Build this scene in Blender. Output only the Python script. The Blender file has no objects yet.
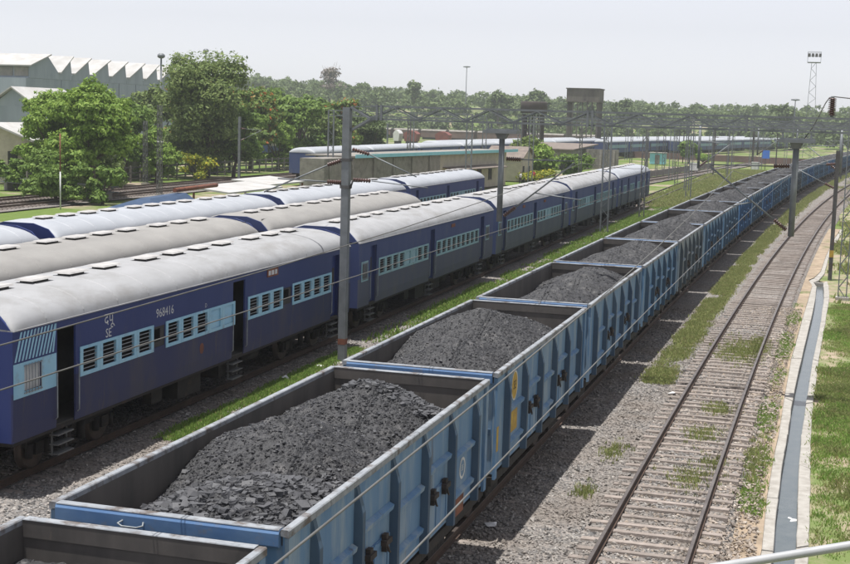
import bpy, math, random
import numpy as np
from mathutils import Vector, Matrix

# ------------------------------------------------------------------ camera
S = bpy.context.scene
COL = S.collection
R = math.radians

CAMH, YAW, PITCH, ROLL, FPX = 8.1366, 0.2786, 0.1233, 0.0291, 1335.87
cd = bpy.data.cameras.new('camera')
cam = bpy.data.objects.new('camera', cd)
COL.objects.link(cam)
fw = Vector((-math.sin(YAW)*math.cos(PITCH), math.cos(YAW)*math.cos(PITCH), -math.sin(PITCH)))
rt = Vector((math.cos(YAW), math.sin(YAW), 0))
up = rt.cross(fw)
r2 = rt*math.cos(ROLL)+up*math.sin(ROLL)
u2 = -rt*math.sin(ROLL)+up*math.cos(ROLL)
M = Matrix.Identity(4)
for i in range(3):
    M[i][0] = r2[i]; M[i][1] = u2[i]; M[i][2] = -fw[i]
M.translation = (0, 0, CAMH)
cam.matrix_world = M
cd.sensor_fit = 'HORIZONTAL'
cd.sensor_width = 36
cd.lens = 36*FPX/850
cd.clip_start = 0.1
cd.clip_end = 20000
S.camera = cam

# ------------------------------------------------------------------ world, sun, exposure
SUN = Vector((-0.10, -0.11, 1.0)).normalized()      # towards the sun
W = bpy.data.worlds.new('World')
S.world = W
W.use_nodes = True
nt = W.node_tree
bg = nt.nodes['Background']
sky = nt.nodes.new('ShaderNodeTexSky')
sky.sky_type = 'NISHITA'
sky.sun_disc = False
sky.sun_elevation = math.asin(SUN.z)
sky.sun_rotation = math.atan2(SUN.x, SUN.y)
sky.air_density = 1.0
sky.dust_density = 0.55
sky.ozone_density = 1.0
hs = nt.nodes.new('ShaderNodeHueSaturation')
hs.inputs['Saturation'].default_value = 0.12
hs.inputs['Value'].default_value = 1.0
nt.links.new(sky.outputs[0], hs.inputs['Color'])
wb = nt.nodes.new('ShaderNodeMix'); wb.data_type = 'RGBA'; wb.blend_type = 'MULTIPLY'; wb.inputs[0].default_value = 1
wb.inputs[7].default_value = (.97, .975, 1.05, 1)          # hazy summer white
nt.links.new(hs.outputs[0], wb.inputs[6]); nt.links.new(wb.outputs[2], bg.inputs['Color'])
bg.inputs['Strength'].default_value = 0.108

sd = bpy.data.lights.new('sun', 'SUN')
sd.energy = 4.9
sd.angle = R(0.6)
sd.color = (1.0, 0.975, 0.935)
so = bpy.data.objects.new('sun', sd)
COL.objects.link(so)
so.rotation_euler = (-SUN).to_track_quat('-Z', 'Y').to_euler()
so.location = (0, 0, 60)

S.view_settings.view_transform = 'Standard'
S.view_settings.look = 'None'
S.view_settings.exposure = 0.45
S.view_settings.gamma = 1.0
S.view_settings.use_curve_mapping = False
S.render.engine = 'CYCLES'
S.cycles.max_bounces = 6
S.cycles.volume_bounces = 1

# ------------------------------------------------------------------ materials
MATS = {}
def mat(name, c1, c2=None, scale=4.0, rough=0.7, bump=0.0, bscale=None, metallic=0.0, spec=0.4,
        c3=None, s3=0.7, t3=0.55, island=0.0, randobj=0.0, stretch=(1, 1, 1), lo=0.35, hi=0.65, detail=6, c3soft=.12, coat=0, c4=None, s4=1.0, t4=.6, st4=(1, 1, .12)):
    m = bpy.data.materials.new(name); m.use_nodes = True
    n = m.node_tree.nodes; l = m.node_tree.links
    b = n['Principled BSDF']
    b.inputs['Roughness'].default_value = rough
    b.inputs['Metallic'].default_value = metallic
    b.inputs['Specular IOR Level'].default_value = spec
    tc = n.new('ShaderNodeTexCoord')
    mp = n.new('ShaderNodeMapping'); mp.inputs['Scale'].default_value = stretch
    oi = n.new('ShaderNodeObjectInfo')
    sc = n.new('ShaderNodeVectorMath'); sc.operation = 'SCALE'; sc.inputs[0].default_value = (37, 53, 19)
    l.new(oi.outputs['Random'], sc.inputs['Scale'])
    l.new(tc.outputs['Object'], mp.inputs['Vector'])
    l.new(sc.outputs[0], mp.inputs['Location'])
    out = None
    if c2 is None: c2 = tuple(x*0.8 for x in c1)
    nz = n.new('ShaderNodeTexNoise'); nz.inputs['Scale'].default_value = scale; nz.inputs['Detail'].default_value = detail
    nz.inputs['Roughness'].default_value = 0.62
    l.new(mp.outputs[0], nz.inputs['Vector'])
    cr = n.new('ShaderNodeValToRGB')
    cr.color_ramp.elements[0].position = lo; cr.color_ramp.elements[0].color = (*c1, 1)
    cr.color_ramp.elements[1].position = hi; cr.color_ramp.elements[1].color = (*c2, 1)
    l.new(nz.outputs['Fac'], cr.inputs[0])
    out = cr.outputs[0]
    if c3 is not None:
        n3 = n.new('ShaderNodeTexNoise'); n3.inputs['Scale'].default_value = s3; n3.inputs['Detail'].default_value = 7
        n3.inputs['Roughness'].default_value = .7
        l.new(mp.outputs[0], n3.inputs['Vector'])
        r3 = n.new('ShaderNodeValToRGB')
        r3.color_ramp.elements[0].position = t3; r3.color_ramp.elements[0].color = (0, 0, 0, 1)
        r3.color_ramp.elements[1].position = t3+c3soft; r3.color_ramp.elements[1].color = (1, 1, 1, 1)
        l.new(n3.outputs['Fac'], r3.inputs[0])
        mx = n.new('ShaderNodeMix'); mx.data_type = 'RGBA'
        l.new(r3.outputs[0], mx.inputs[0]); l.new(out, mx.inputs[6]); mx.inputs[7].default_value = (*c3, 1)
        out = mx.outputs[2]
    if c4 is not None:
        m4 = n.new('ShaderNodeMapping'); m4.inputs['Scale'].default_value = st4
        l.new(tc.outputs['Object'], m4.inputs['Vector']); l.new(sc.outputs[0], m4.inputs['Location'])
        n4 = n.new('ShaderNodeTexNoise'); n4.inputs['Scale'].default_value = s4; n4.inputs['Detail'].default_value = 9; n4.inputs['Roughness'].default_value = .72
        l.new(m4.outputs[0], n4.inputs['Vector'])
        r4 = n.new('ShaderNodeValToRGB'); r4.color_ramp.elements[0].position = t4; r4.color_ramp.elements[1].position = t4+.1
        r4.color_ramp.elements[0].color = (0, 0, 0, 1); r4.color_ramp.elements[1].color = (.9, .9, .9, 1)
        l.new(n4.outputs['Fac'], r4.inputs[0])
        x4 = n.new('ShaderNodeMix'); x4.data_type = 'RGBA'
        l.new(r4.outputs[0], x4.inputs[0]); l.new(out, x4.inputs[6]); x4.inputs[7].default_value = (*c4, 1)
        out = x4.outputs[2]
    if island or randobj:
        hsv = n.new('ShaderNodeHueSaturation')
        mr = n.new('ShaderNodeMapRange')
        if island:
            g = n.new('ShaderNodeNewGeometry'); l.new(g.outputs['Random Per Island'], mr.inputs[0]); a = island
        else:
            l.new(oi.outputs['Random'], mr.inputs[0]); a = randobj
        mr.inputs[3].default_value = 1-a; mr.inputs[4].default_value = 1+a
        l.new(mr.outputs[0], hsv.inputs['Value']); l.new(out, hsv.inputs['Color'])
        out = hsv.outputs[0]
    l.new(out, b.inputs['Base Color'])
    if bump:
        nb = n.new('ShaderNodeTexNoise'); nb.inputs['Scale'].default_value = bscale or scale*4; nb.inputs['Detail'].default_value = 5
        l.new(mp.outputs[0], nb.inputs['Vector'])
        bp = n.new('ShaderNodeBump'); bp.inputs['Strength'].default_value = bump; bp.inputs['Distance'].default_value = 0.03
        l.new(nb.outputs['Fac'], bp.inputs['Height']); l.new(bp.outputs[0], b.inputs['Normal'])
    if coat: b.inputs['Coat Weight'].default_value = coat
    MATS[name] = m
    return m

def leafmat(name, c1, c2, c3=None, trans=0.25):
    m = bpy.data.materials.new(name); m.use_nodes = True
    n = m.node_tree.nodes; l = m.node_tree.links
    b = n['Principled BSDF']; b.inputs['Roughness'].default_value = 0.62
    b.inputs['Specular IOR Level'].default_value = .25
    g = n.new('ShaderNodeNewGeometry')
    cr = n.new('ShaderNodeValToRGB')
    cr.color_ramp.elements[0].color = (*c1, 1); cr.color_ramp.elements[1].color = (*c2, 1)
    if c3 is not None:
        e = cr.color_ramp.elements.new(.88); e.color = (*c2, 1)
        cr.color_ramp.elements[2].position = .94; cr.color_ramp.elements[2].color = (*c3, 1)
    l.new(g.outputs['Random Per Island'], cr.inputs[0])
    l.new(cr.outputs[0], b.inputs['Base Color'])
    tr = n.new('ShaderNodeBsdfTranslucent'); l.new(cr.outputs[0], tr.inputs['Color'])
    ms = n.new('ShaderNodeMixShader'); ms.inputs[0].default_value = trans
    l.new(b.outputs[0], ms.inputs[1]); l.new(tr.outputs[0], ms.inputs[2])
    l.new(ms.outputs[0], n['Material Output'].inputs['Surface'])
    MATS[name] = m
    return m

def stonemat(name, cols, scale=22.0, bump=0.6, patch=None, island=False, dist=0.03):
    """cols: list of stone colours; cell pattern for a field of stones too small to build one by one"""
    m = bpy.data.materials.new(name); m.use_nodes = True
    n = m.node_tree.nodes; l = m.node_tree.links
    b = n['Principled BSDF']; b.inputs['Roughness'].default_value = 0.9; b.inputs['Specular IOR Level'].default_value = .2
    tc = n.new('ShaderNodeTexCoord')
    cr = n.new('ShaderNodeValToRGB'); cr.color_ramp.interpolation = 'LINEAR'
    el = cr.color_ramp.elements
    el[0].position = 0; el[0].color = (*cols[0], 1)
    el[1].position = 1; el[1].color = (*cols[-1], 1)
    for i, c in enumerate(cols[1:-1]):
        e = el.new((i+1)/(len(cols)-1)); e.color = (*c, 1)
    if island:
        g = n.new('ShaderNodeNewGeometry'); l.new(g.outputs['Random Per Island'], cr.inputs[0])
    else:
        v = n.new('ShaderNodeTexVoronoi'); v.inputs['Scale'].default_value = scale
        nzd = n.new('ShaderNodeTexNoise'); nzd.inputs['Scale'].default_value = scale*.8
        va = n.new('ShaderNodeVectorMath'); va.operation = 'MULTIPLY_ADD'
        va.inputs[1].default_value = (.05, .05, .05)
        l.new(nzd.outputs['Color'], va.inputs[0]); l.new(tc.outputs['Object'], va.inputs[2])
        l.new(va.outputs[0], v.inputs['Vector'])
        sx = n.new('ShaderNodeSeparateColor'); l.new(v.outputs['Color'], sx.inputs[0])
        l.new(sx.outputs[0], cr.inputs[0])
        bp = n.new('ShaderNodeBump'); bp.invert = True
        bp.inputs['Strength'].default_value = bump; bp.inputs['Distance'].default_value = dist
        l.new(v.outputs['Distance'], bp.inputs['Height']); l.new(bp.outputs[0], b.inputs['Normal'])
    out = cr.outputs[0]
    # broad dirty patches
    n2 = n.new('ShaderNodeTexNoise'); n2.inputs['Scale'].default_value = .35; n2.inputs['Detail'].default_value = 8; n2.inputs['Roughness'].default_value = .65
    l.new(tc.outputs['Object'], n2.inputs['Vector'])
    r2_ = n.new('ShaderNodeValToRGB'); r2_.color_ramp.elements[0].position = .42; r2_.color_ramp.elements[1].position = .68
    r2_.color_ramp.elements[0].color = (0, 0, 0, 1); r2_.color_ramp.elements[1].color = (.75, .75, .75, 1)
    l.new(n2.outputs['Fac'], r2_.inputs[0])
    mx = n.new('ShaderNodeMix'); mx.data_type = 'RGBA'
    l.new(r2_.outputs[0], mx.inputs[0]); l.new(out, mx.inputs[6]); mx.inputs[7].default_value = (*(patch or cols[0]), 1)
    l.new(mx.outputs[2], b.inputs['Base Color'])
    MATS[name] = m
    return m

def landmat(name):
    """dry soil with green growth, patchy"""
    m = bpy.data.materials.new(name); m.use_nodes = True
    n = m.node_tree.nodes; l = m.node_tree.links
    b = n['Principled BSDF']; b.inputs['Roughness'].default_value = .95; b.inputs['Specular IOR Level'].default_value = .1
    tc = n.new('ShaderNodeTexCoord')
    a = n.new('ShaderNodeTexNoise'); a.inputs['Scale'].default_value = .09; a.inputs['Detail'].default_value = 9; a.inputs['Roughness'].default_value = .68
    l.new(tc.outputs['Object'], a.inputs['Vector'])
    f = n.new('ShaderNodeTexNoise'); f.inputs['Scale'].default_value = 2.2; f.inputs['Detail'].default_value = 8
    l.new(tc.outputs['Object'], f.inputs['Vector'])
    cg = n.new('ShaderNodeValToRGB'); cg.color_ramp.elements[0].color = (.065, .105, .022, 1); cg.color_ramp.elements[1].color = (.15, .20, .055, 1)
    cs = n.new('ShaderNodeValToRGB'); cs.color_ramp.elements[0].color = (.20, .155, .11, 1); cs.color_ramp.elements[1].color = (.36, .30, .235, 1)
    l.new(f.outputs['Fac'], cg.inputs[0]); l.new(f.outputs['Fac'], cs.inputs[0])
    mk = n.new('ShaderNodeValToRGB'); mk.color_ramp.elements[0].position = .50; mk.color_ramp.elements[1].position = .60
    mk.color_ramp.elements[0].color = (0, 0, 0, 1)
    l.new(a.outputs['Fac'], mk.inputs[0])
    mx = n.new('ShaderNodeMix'); mx.data_type = 'RGBA'
    l.new(mk.outputs[0], mx.inputs[0]); l.new(cg.outputs[0], mx.inputs[6]); l.new(cs.outputs[0], mx.inputs[7])
    l.new(mx.outputs[2], b.inputs['Base Color'])
    bp = n.new('ShaderNodeBump'); bp.inputs['Strength'].default_value = .6; bp.inputs['Distance'].default_value = .06
    l.new(f.outputs['Fac'], bp.inputs['Height']); l.new(bp.outputs[0], b.inputs['Normal'])
    MATS[name] = m

landmat('land')
stonemat('ballast', [(.05, .048, .047), (.145, .138, .134), (.215, .20, .188), (.28, .25, .225), (.105, .10, .10), (.37, .345, .315)], 20, .9, (.17, .142, .12))
stonemat('ballast_stone_tan', [(.11, .098, .085), (.25, .21, .175), (.32, .27, .225), (.40, .34, .285), (.18, .155, .14), (.50, .455, .40)], island=True, patch=(.26, .21, .165))
stonemat('ballast_stone', [(.075, .073, .073), (.175, .168, .162), (.235, .22, .205), (.30, .27, .245), (.135, .132, .132), (.45, .425, .395)], island=True, patch=(.19, .16, .135))
mat('soil', (.34, .265, .19), (.22, .17, .12), 1.5, .95, .6, 9, c3=(.10, .13, .04), s3=.8, t3=.56)
mat('concrete', (.36, .342, .312), (.27, .252, .226), 3, .9, .25, 18, c3=(.20, .18, .155), s3=2.2, t3=.55, c3soft=.2)
mat('concrete_old', (.25, .235, .21), (.17, .155, .14), 1.6, .92, .3, 9, c3=(.085, .08, .07), s3=.7, t3=.58)
mat('sleeper', (.28, .24, .215), (.19, .16, .14), 5, .9, .3, 20, randobj=.18)
mat('rail_side', (.085, .052, .036), (.055, .037, .028), 3, .8, .2)
mat('rail_top', (.27, .235, .21), (.17, .14, .125), 2, .38, 0, metallic=.75)
mat('water', (.075, .092, .10), (.10, .115, .12), 2.5, .18, .05, 3, spec=.5, c3=(.17, .17, .16), s3=1.2, t3=.64)
mat('coal', (.032, .032, .035), (.020, .020, .022), 2.2, .62, .8, 30, spec=.5, c3=(.085, .082, .082), s3=3.0, t3=.55)
mat('coal_fine', (.038, .038, .042), (.024, .024, .027), 3, .5, .15, 30, spec=.3, island=.25)
mat('coal_lump', (.082, .083, .088), (.052, .052, .057), 3, .6, .2, 30, spec=.3, island=.22)
mat('wagon_rim', (.27, .285, .305), (.19, .205, .225), 4, .75, .15, c3=(.10, .085, .078), s3=2.4, t3=.50, c4=(.06, .06, .065), s4=3.5, t4=.58, st4=(1, 1, 1))
mat('wagon_inside', (.105, .094, .086), (.062, .057, .054), 1.3, .85, .2, 8, stretch=(1, 1, .35), c3=(.13, .105, .085), s3=1.1, t3=.6)
BLUES = [('blue_weathered', (.075, .165, .30), (.12, .215, .335), (.25, .305, .345)),
         ('blue_mid', (.075, .18, .335), (.11, .225, .36), (.22, .27, .29)),
         ('blue_fresh', (.045, .165, .40), (.075, .21, .43), (.17, .24, .31)),
         ('blue_dusty', (.11, .165, .225), (.16, .205, .24), (.24, .225, .20))]
for nm, a, b_, c_ in BLUES:
    mat(nm, a, b_, 2.6, .62, .12, 12, stretch=(1, 1, .16), c3=c_, s3=2.2, t3=.47, lo=.3, hi=.7, c3soft=.22, c4=(.075, .06, .052), s4=2.4, t4=.60)
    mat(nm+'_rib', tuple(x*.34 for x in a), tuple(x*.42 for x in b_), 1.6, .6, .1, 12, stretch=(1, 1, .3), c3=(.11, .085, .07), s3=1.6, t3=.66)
mat('end_blue', (.07, .145, .29), (.10, .18, .315), 2, .55, .12, 8, c3=(.15, .16, .18), s3=2.2, t3=.56, c4=(.07, .055, .05), s4=3, t4=.64, st4=(1, 1, 1))
mat('under', (.024, .020, .018), (.014, .013, .012), 3, .85, .3, 9, c3=(.045, .03, .022), s3=2, t3=.58)
mat('wheel', (.06, .048, .042), (.10, .075, .06), 4, .6, 0, metallic=.4)
mat('latch', (.022, .019, .018), (.05, .036, .03), 6, .8)
mat('yellow_paint', (.46, .30, .045), (.32, .20, .04), 5, .7, c3=(.13, .15, .17), s3=6, t3=.58)
mat('white_paint', (.62, .62, .60), (.42, .43, .43), 6, .7)
mat('rust', (.22, .085, .05), (.12, .05, .035), 3, .9, .3)
COACH = {
 'a': ((.015, .029, .125), (.020, .035, .135), (.04, .05, .115)),
 'b': ((.034, .052, .15), (.046, .065, .16), (.08, .09, .14)),
 'c': ((.038, .06, .155), (.052, .074, .165), (.085, .10, .145))}
for k, (a, b_, c_) in COACH.items():
    mat('navy_'+k, a, b_, 1.2, .5 if k == 'a' else .68, .04, 10, stretch=(1, 1, .35), c3=c_, s3=1.0, t3=.56, c3soft=.2, c4=(.06, .055, .07), s4=2.2, t4=.64)
mat('lower_a', (.017, .024, .085), (.024, .029, .082), 1.2, .6, .04, 10, stretch=(1, 1, .3), c3=(.052, .05, .068), s3=.8, t3=.48, c3soft=.25, c4=(.07, .062, .058), s4=2.6, t4=.60)
mat('lower_b', (.07, .08, .125), (.085, .094, .125), 1.2, .75, .04, 10, stretch=(1, 1, .3), c3=(.13, .115, .10), s3=.9, t3=.58, c3soft=.2)
mat('lower_c', (.068, .085, .108), (.086, .102, .118), 1.2, .75, .04, 10, stretch=(1, 1, .3), c3=(.12, .11, .09), s3=.9, t3=.58, c3soft=.2)
mat('pale_a', (.25, .48, .62), (.31, .53, .64), 2, .5, c3=(.25, .36, .43), s3=2.2, t3=.55, c4=(.12, .14, .18), s4=3, t4=.66, st4=(1, 1, .3))
mat('pale_b', (.22, .38, .43), (.27, .42, .45), 2, .6, c3=(.20, .26, .27), s3=2.2, t3=.56)
mat('roof_white', (.30, .302, .31), (.255, .256, .26), 1.6, .65, .05, 6, c3=(.205, .198, .19), s3=.8, t3=.50, c3soft=.3, c4=(.17, .155, .14), s4=1.6, t4=.66, st4=(.35, 1.6, .35), stretch=(1, .5, 1))
mat('roof_silver', (.33, .345, .37), (.29, .305, .33), 1.2, .55, .05, 6, c4=(.24, .23, .22), s4=1.6, t4=.67, st4=(.35, 1.6, .35), c3=(.36, .365, .375), s3=.5, t3=.62, c3soft=.25, stretch=(1, .5, 1))
mat('roof_grey', (.25, .242, .23), (.21, .203, .194), 1.2, .75, .05, 6, c4=(.12, .11, .10), s4=1.6, t4=.66, st4=(.35, 1.6, .35), c3=(.20, .193, .182), s3=.6, t3=.56, c3soft=.25, stretch=(1, .5, 1))
mat('vent', (.42, .41, .40), (.30, .29, .285), 4, .7)
mat('vent_base', (.05, .045, .045), (.03, .03, .03), 4, .8)
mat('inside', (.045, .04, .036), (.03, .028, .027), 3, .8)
mat('inside_pale', (.55, .56, .55), (.42, .43, .42), 3, .7)
mat('bars', (.28, .30, .31), (.18, .2, .21), 6, .6)
mat('steel_galv', (.19, .203, .214), (.14, .152, .16), 3, .55, .06, 12, metallic=.25, c3=(.17, .145, .125), s3=1.5, t3=.66)
mat('steel_grey', (.15, .155, .155), (.10, .10, .10), 3, .6, metallic=.2)
mat('steel_dark', (.085, .085, .085), (.055, .05, .048), 3, .7, c3=(.13, .08, .05), s3=1.5, t3=.6)
mat('insulator', (.075, .03, .022), (.055, .025, .02), 5, .3, spec=.6)
mat('wire', (.12, .118, .115), (.085, .083, .08), 3, .6)
mat('pipe_paint', (.36, .365, .375), (.30, .305, .315), 8, .4, 0, c3=(.36, .35, .34), s3=6, t3=.66)
mat('shed_metal', (.30, .34, .385), (.24, .28, .32), .6, .7, .15, 3, stretch=(1, 1, .2))
mat('shed_roof', (.42, .415, .405), (.33, .32, .305), .5, .8, .1, 3, c3=(.33, .30, .27), s3=.3, t3=.58)
mat('shed_glass', (.15, .145, .135), (.24, .225, .20), .9, .5)
mat('cream_wall', (.50, .45, .36), (.40, .355, .285), 1.2, .9, .15, 6, c3=(.22, .19, .155), s3=.8, t3=.6)
mat('tile_roof', (.20, .165, .14), (.135, .11, .098), 1.4, .9, .2)
mat('turquoise', (.20, .50, .60), (.26, .55, .63), 1.5, .55)
mat('dark_opening', (.02, .02, .02), (.03, .028, .026), 2, .8)
mat('tank_concrete', (.15, .135, .115), (.085, .077, .068), .5, .95, .2, 3, stretch=(1, 1, .3), c3=(.045, .042, .04), s3=.4, t3=.55)
mat('tank_dark', (.075, .06, .055), (.05, .043, .04), .6, .95, .2, 3)
mat('far_brown', (.18, .115, .10), (.12, .08, .072), .4, .9)
mat('red_paint', (.22, .065, .05), (.15, .05, .042), .7, .7)
mat('bright_blue', (.06, .17, .55), (.07, .2, .6), 2, .5)
mat('tarp_blue', (.02, .045, .09), (.03, .06, .12), 2, .5)
mat('bark', (.12, .092, .07), (.07, .055, .044), 3, .95, .4, 8)
mat('white_box', (.66, .66, .64), (.55, .55, .54), 3, .6)
mat('skin', (.20, .105, .065), (.17, .09, .06), 5, .6)
mat('hair', (.012, .010, .009), (.02, .018, .016), 9, .6)
mat('cloth_red', (.42, .05, .06), (.32, .04, .05), 6, .8)
mat('cloth_white', (.62, .61, .60), (.5, .5, .5), 6, .8)
mat('cloth_dark', (.05, .055, .07), (.035, .04, .05), 6, .8)
mat('litter', (.68, .68, .68), (.5, .5, .5), 8, .6)
leafmat('leaf_bright', (0.122, 0.214, 0.032), (0.276, 0.382, 0.079), trans=.35)
leafmat('leaf_mid', (0.090, 0.162, 0.032), (0.204, 0.294, 0.064), trans=.35)
leafmat('leaf_dark', (0.098, 0.150, 0.044), (0.225, 0.282, 0.086), trans=.32)
leafmat('leaf_flower', (0.090, 0.155, 0.032), (0.195, 0.264, 0.064), (.42, .13, .04), trans=.32)
leafmat('leaf_forest', (0.071, 0.109, 0.037), (0.158, 0.206, 0.076), trans=.32)
leafmat('leaf_yellow', (.30, .30, .02), (.16, .22, .03), (.55, .42, .02))
leafmat('leaf_dry', (.16, .13, .11), (.22, .19, .16))
leafmat('grass_blade', (0.147, 0.248, 0.049), (0.284, 0.410, 0.104), (.36, .32, .15), trans=.4)
leafmat('grass_blade_dry', (0.189, 0.232, 0.073), (0.366, 0.390, 0.159), (.38, .32, .17), trans=.4)

# ------------------------------------------------------------------ mesh helpers
class MB:
    def __init__(s): s.v = []; s.f = []; s.m = []; s.mats = []; s.smooth = []
    def mi(s, m):
        if m not in s.mats: s.mats.append(m)
        return s.mats.index(m)
    def face(s, idx, m=0, sm=False): s.f.append(tuple(idx)); s.m.append(m); s.smooth.append(sm)
    def box(s, x0, x1, y0, y1, z0, z1, m=0):
        b = len(s.v)
        s.v += [(x0, y0, z0), (x1, y0, z0), (x1, y1, z0), (x0, y1, z0), (x0, y0, z1), (x1, y0, z1), (x1, y1, z1), (x0, y1, z1)]
        for q in ((0, 3, 2, 1), (4, 5, 6, 7), (0, 1, 5, 4), (1, 2, 6, 5), (2, 3, 7, 6), (3, 0, 4, 7)):
            s.face([b+i for i in q], m)
        return s
    def hull8(s, P, m=0):
        b = len(s.v); s.v += [tuple(p) for p in P]
        for q in ((0, 3, 2, 1), (4, 5, 6, 7), (0, 1, 5, 4), (1, 2, 6, 5), (2, 3, 7, 6), (3, 0, 4, 7)):
            s.face([b+i for i in q], m)
        return s
    def bar(s, p, q, w, h=None, m=0):
        h = h or w
        p = Vector(p); q = Vector(q); d = (q-p).normalized()
        a = Vector((0, 0, 1)) if abs(d.z) < .95 else Vector((0, 1, 0))
        u = d.cross(a).normalized()*w/2; v = u.cross(d).normalized()*h/2
        return s.hull8([p-u-v, p+u-v, q+u-v, q-u-v, p-u+v, p+u+v, q+u+v, q-u+v], m)
    def tube(s, pts, r, n=8, m=0, cap=True, sm=True):
        pts = [Vector(p) for p in pts]
        rr = r if isinstance(r, (list, tuple)) else [r]*len(pts)
        b = len(s.v)
        prev = None
        for i, p in enumerate(pts):
            d = (pts[min(i+1, len(pts)-1)]-pts[max(i-1, 0)]).normalized()
            if prev is None:
                a = Vector((0, 0, 1)) if abs(d.z) < .9 else Vector((1, 0, 0))
                u = d.cross(a).normalized()
            else:
                u = (prev-d*prev.dot(d)).normalized()
            prev = u; v = d.cross(u)
            for k in range(n):
                t = 2*math.pi*k/n
                s.v.append(tuple(p+(u*math.cos(t)+v*math.sin(t))*rr[i]))
        for i in range(len(pts)-1):
            for k in range(n):
                k2 = (k+1) % n
                s.face([b+i*n+k, b+i*n+k2, b+(i+1)*n+k2, b+(i+1)*n+k], m, sm)
        if cap:
            s.face([b+k for k in reversed(range(n))], m)
            s.face([b+(len(pts)-1)*n+k for k in range(n)], m)
        return s
    def prism(s, prof, axis, a0, a1, m=0):
        """closed profile (list of 2-tuples) extruded along axis 'x','y' or 'z'"""
        b = len(s.v); n = len(prof)
        for a in (a0, a1):
            for (p, q) in prof:
                s.v.append((a, p, q) if axis == 'x' else (p, a, q) if axis == 'y' else (p, q, a))
        for k in range(n):
            k2 = (k+1) % n
            s.face([b+k, b+k2, b+n+k2, b+n+k], m)
        s.face([b+k for k in reversed(range(n))], m); s.face([b+n+k for k in range(n)], m)
        return s
    def lathe(s, prof, c, axis='z', n=12, m=0):
        b = len(s.v)
        for (r, h) in prof:
            for k in range(n):
                t = 2*math.pi*k/n; x, y = r*math.cos(t), r*math.sin(t)
                p = (x, y, h) if axis == 'z' else (h, x, y) if axis == 'x' else (x, h, y)
                s.v.append((c[0]+p[0], c[1]+p[1], c[2]+p[2]))
        for i in range(len(prof)-1):
            for k in range(n):
                k2 = (k+1) % n
                s.face([b+i*n+k, b+i*n+k2, b+(i+1)*n+k2, b+(i+1)*n+k], m, True)
        s.face([b+k for k in reversed(range(n))], m); s.face([b+(len(prof)-1)*n+k for k in range(n)], m)
        return s
    def mesh(s, name):
        me = bpy.data.meshes.new(name)
        me.from_pydata(s.v, [], s.f)
        me.polygons.foreach_set('material_index', s.m)
        me.polygons.foreach_set('use_smooth', s.smooth)
        me.update()
        import bmesh
        bm = bmesh.new(); bm.from_mesh(me); bmesh.ops.recalc_face_normals(bm, faces=bm.faces); bm.to_mesh(me); bm.free()
        return me
    def build(s, name, mats, parent=None, loc=None):
        me = s.mesh(name)
        for m in (mats if isinstance(mats, (list, tuple)) else [mats]): me.materials.append(MATS[m])
        return link(name, me, parent, loc)

def link(name, me, parent=None, loc=None, rz=0):
    o = bpy.data.objects.new(name, me); COL.objects.link(o)
    if parent is not None: o.parent = parent
    if loc is not None: o.location = loc
    if rz: o.rotation_euler.z = rz
    return o
def empty(name, loc=(0, 0, 0), rz=0, parent=None):
    o = bpy.data.objects.new(name, None); COL.objects.link(o)
    o.location = loc; o.rotation_euler.z = rz; o.empty_display_size = .3
    if parent is not None: o.parent = parent
    return o
def tag(o, label, cat, group=None):
    o['label'] = label; o['category'] = cat
    if group: o['group'] = group
    return o
def struct(o, kind='structure'): o['kind'] = kind; return o
def copy_tree(o, parent=None):
    c = o.copy(); COL.objects.link(c); c.parent = parent
    for k in o.children: copy_tree(k, c)
    return c
def quads_mesh(name, V, n_per, mats, smooth=False):
    """V: (N, n_per, 3) numpy array of separate polygons"""
    N = V.shape[0]
    me = bpy.data.meshes.new(name)
    me.vertices.add(N*n_per); me.vertices.foreach_set('co', V.reshape(-1).astype(np.float32))
    me.loops.add(N*n_per); me.loops.foreach_set('vertex_index', np.arange(N*n_per, dtype=np.int32))
    me.polygons.add(N)
    me.polygons.foreach_set('loop_start', np.arange(0, N*n_per, n_per, dtype=np.int32))
    me.polygons.foreach_set('loop_total', np.full(N, n_per, dtype=np.int32))
    me.polygons.foreach_set('use_smooth', np.zeros(N, bool))
    for m in mats: me.materials.append(MATS[m])
    me.update(calc_edges=True); me.validate()
    return me
def tri_mesh(name, V, F, mats, mi=None, smooth=False):
    me = bpy.data.meshes.new(name)
    nf, k = F.shape
    me.vertices.add(len(V)); me.vertices.foreach_set('co', V.reshape(-1).astype(np.float32))
    me.loops.add(nf*k); me.loops.foreach_set('vertex_index', F.reshape(-1).astype(np.int32))
    me.polygons.add(nf)
    me.polygons.foreach_set('loop_start', np.arange(0, nf*k, k, dtype=np.int32))
    me.polygons.foreach_set('loop_total', np.full(nf, k, dtype=np.int32))
    me.polygons.foreach_set('use_smooth', np.full(nf, bool(smooth)))
    if mi is not None: me.polygons.foreach_set('material_index', mi.astype(np.int32))
    for m in mats: me.materials.append(MATS[m])
    me.update(calc_edges=True)
    return me
rng = np.random.default_rng(7)
random.seed(5)
def vnoise(x, y, seed=0):
    """smooth value noise in numpy, about -1..1"""
    x = np.asarray(x, float); y = np.asarray(y, float)
    xi = np.floor(x).astype(int); yi = np.floor(y).astype(int)
    fx = x-xi; fy = y-yi; fx = fx*fx*(3-2*fx); fy = fy*fy*(3-2*fy)
    def h(a, b):
        n = (a*374761393+b*668265263+seed*974711) & 0x7fffffff
        n = ((n ^ (n >> 13))*1274126177) & 0x7fffffff
        return ((n ^ (n >> 16)) & 0xffff)/32768.0-1
    return (h(xi, yi)*(1-fx)+h(xi+1, yi)*fx)*(1-fy)+(h(xi, yi+1)*(1-fx)+h(xi+1, yi+1)*fx)*fy
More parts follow.
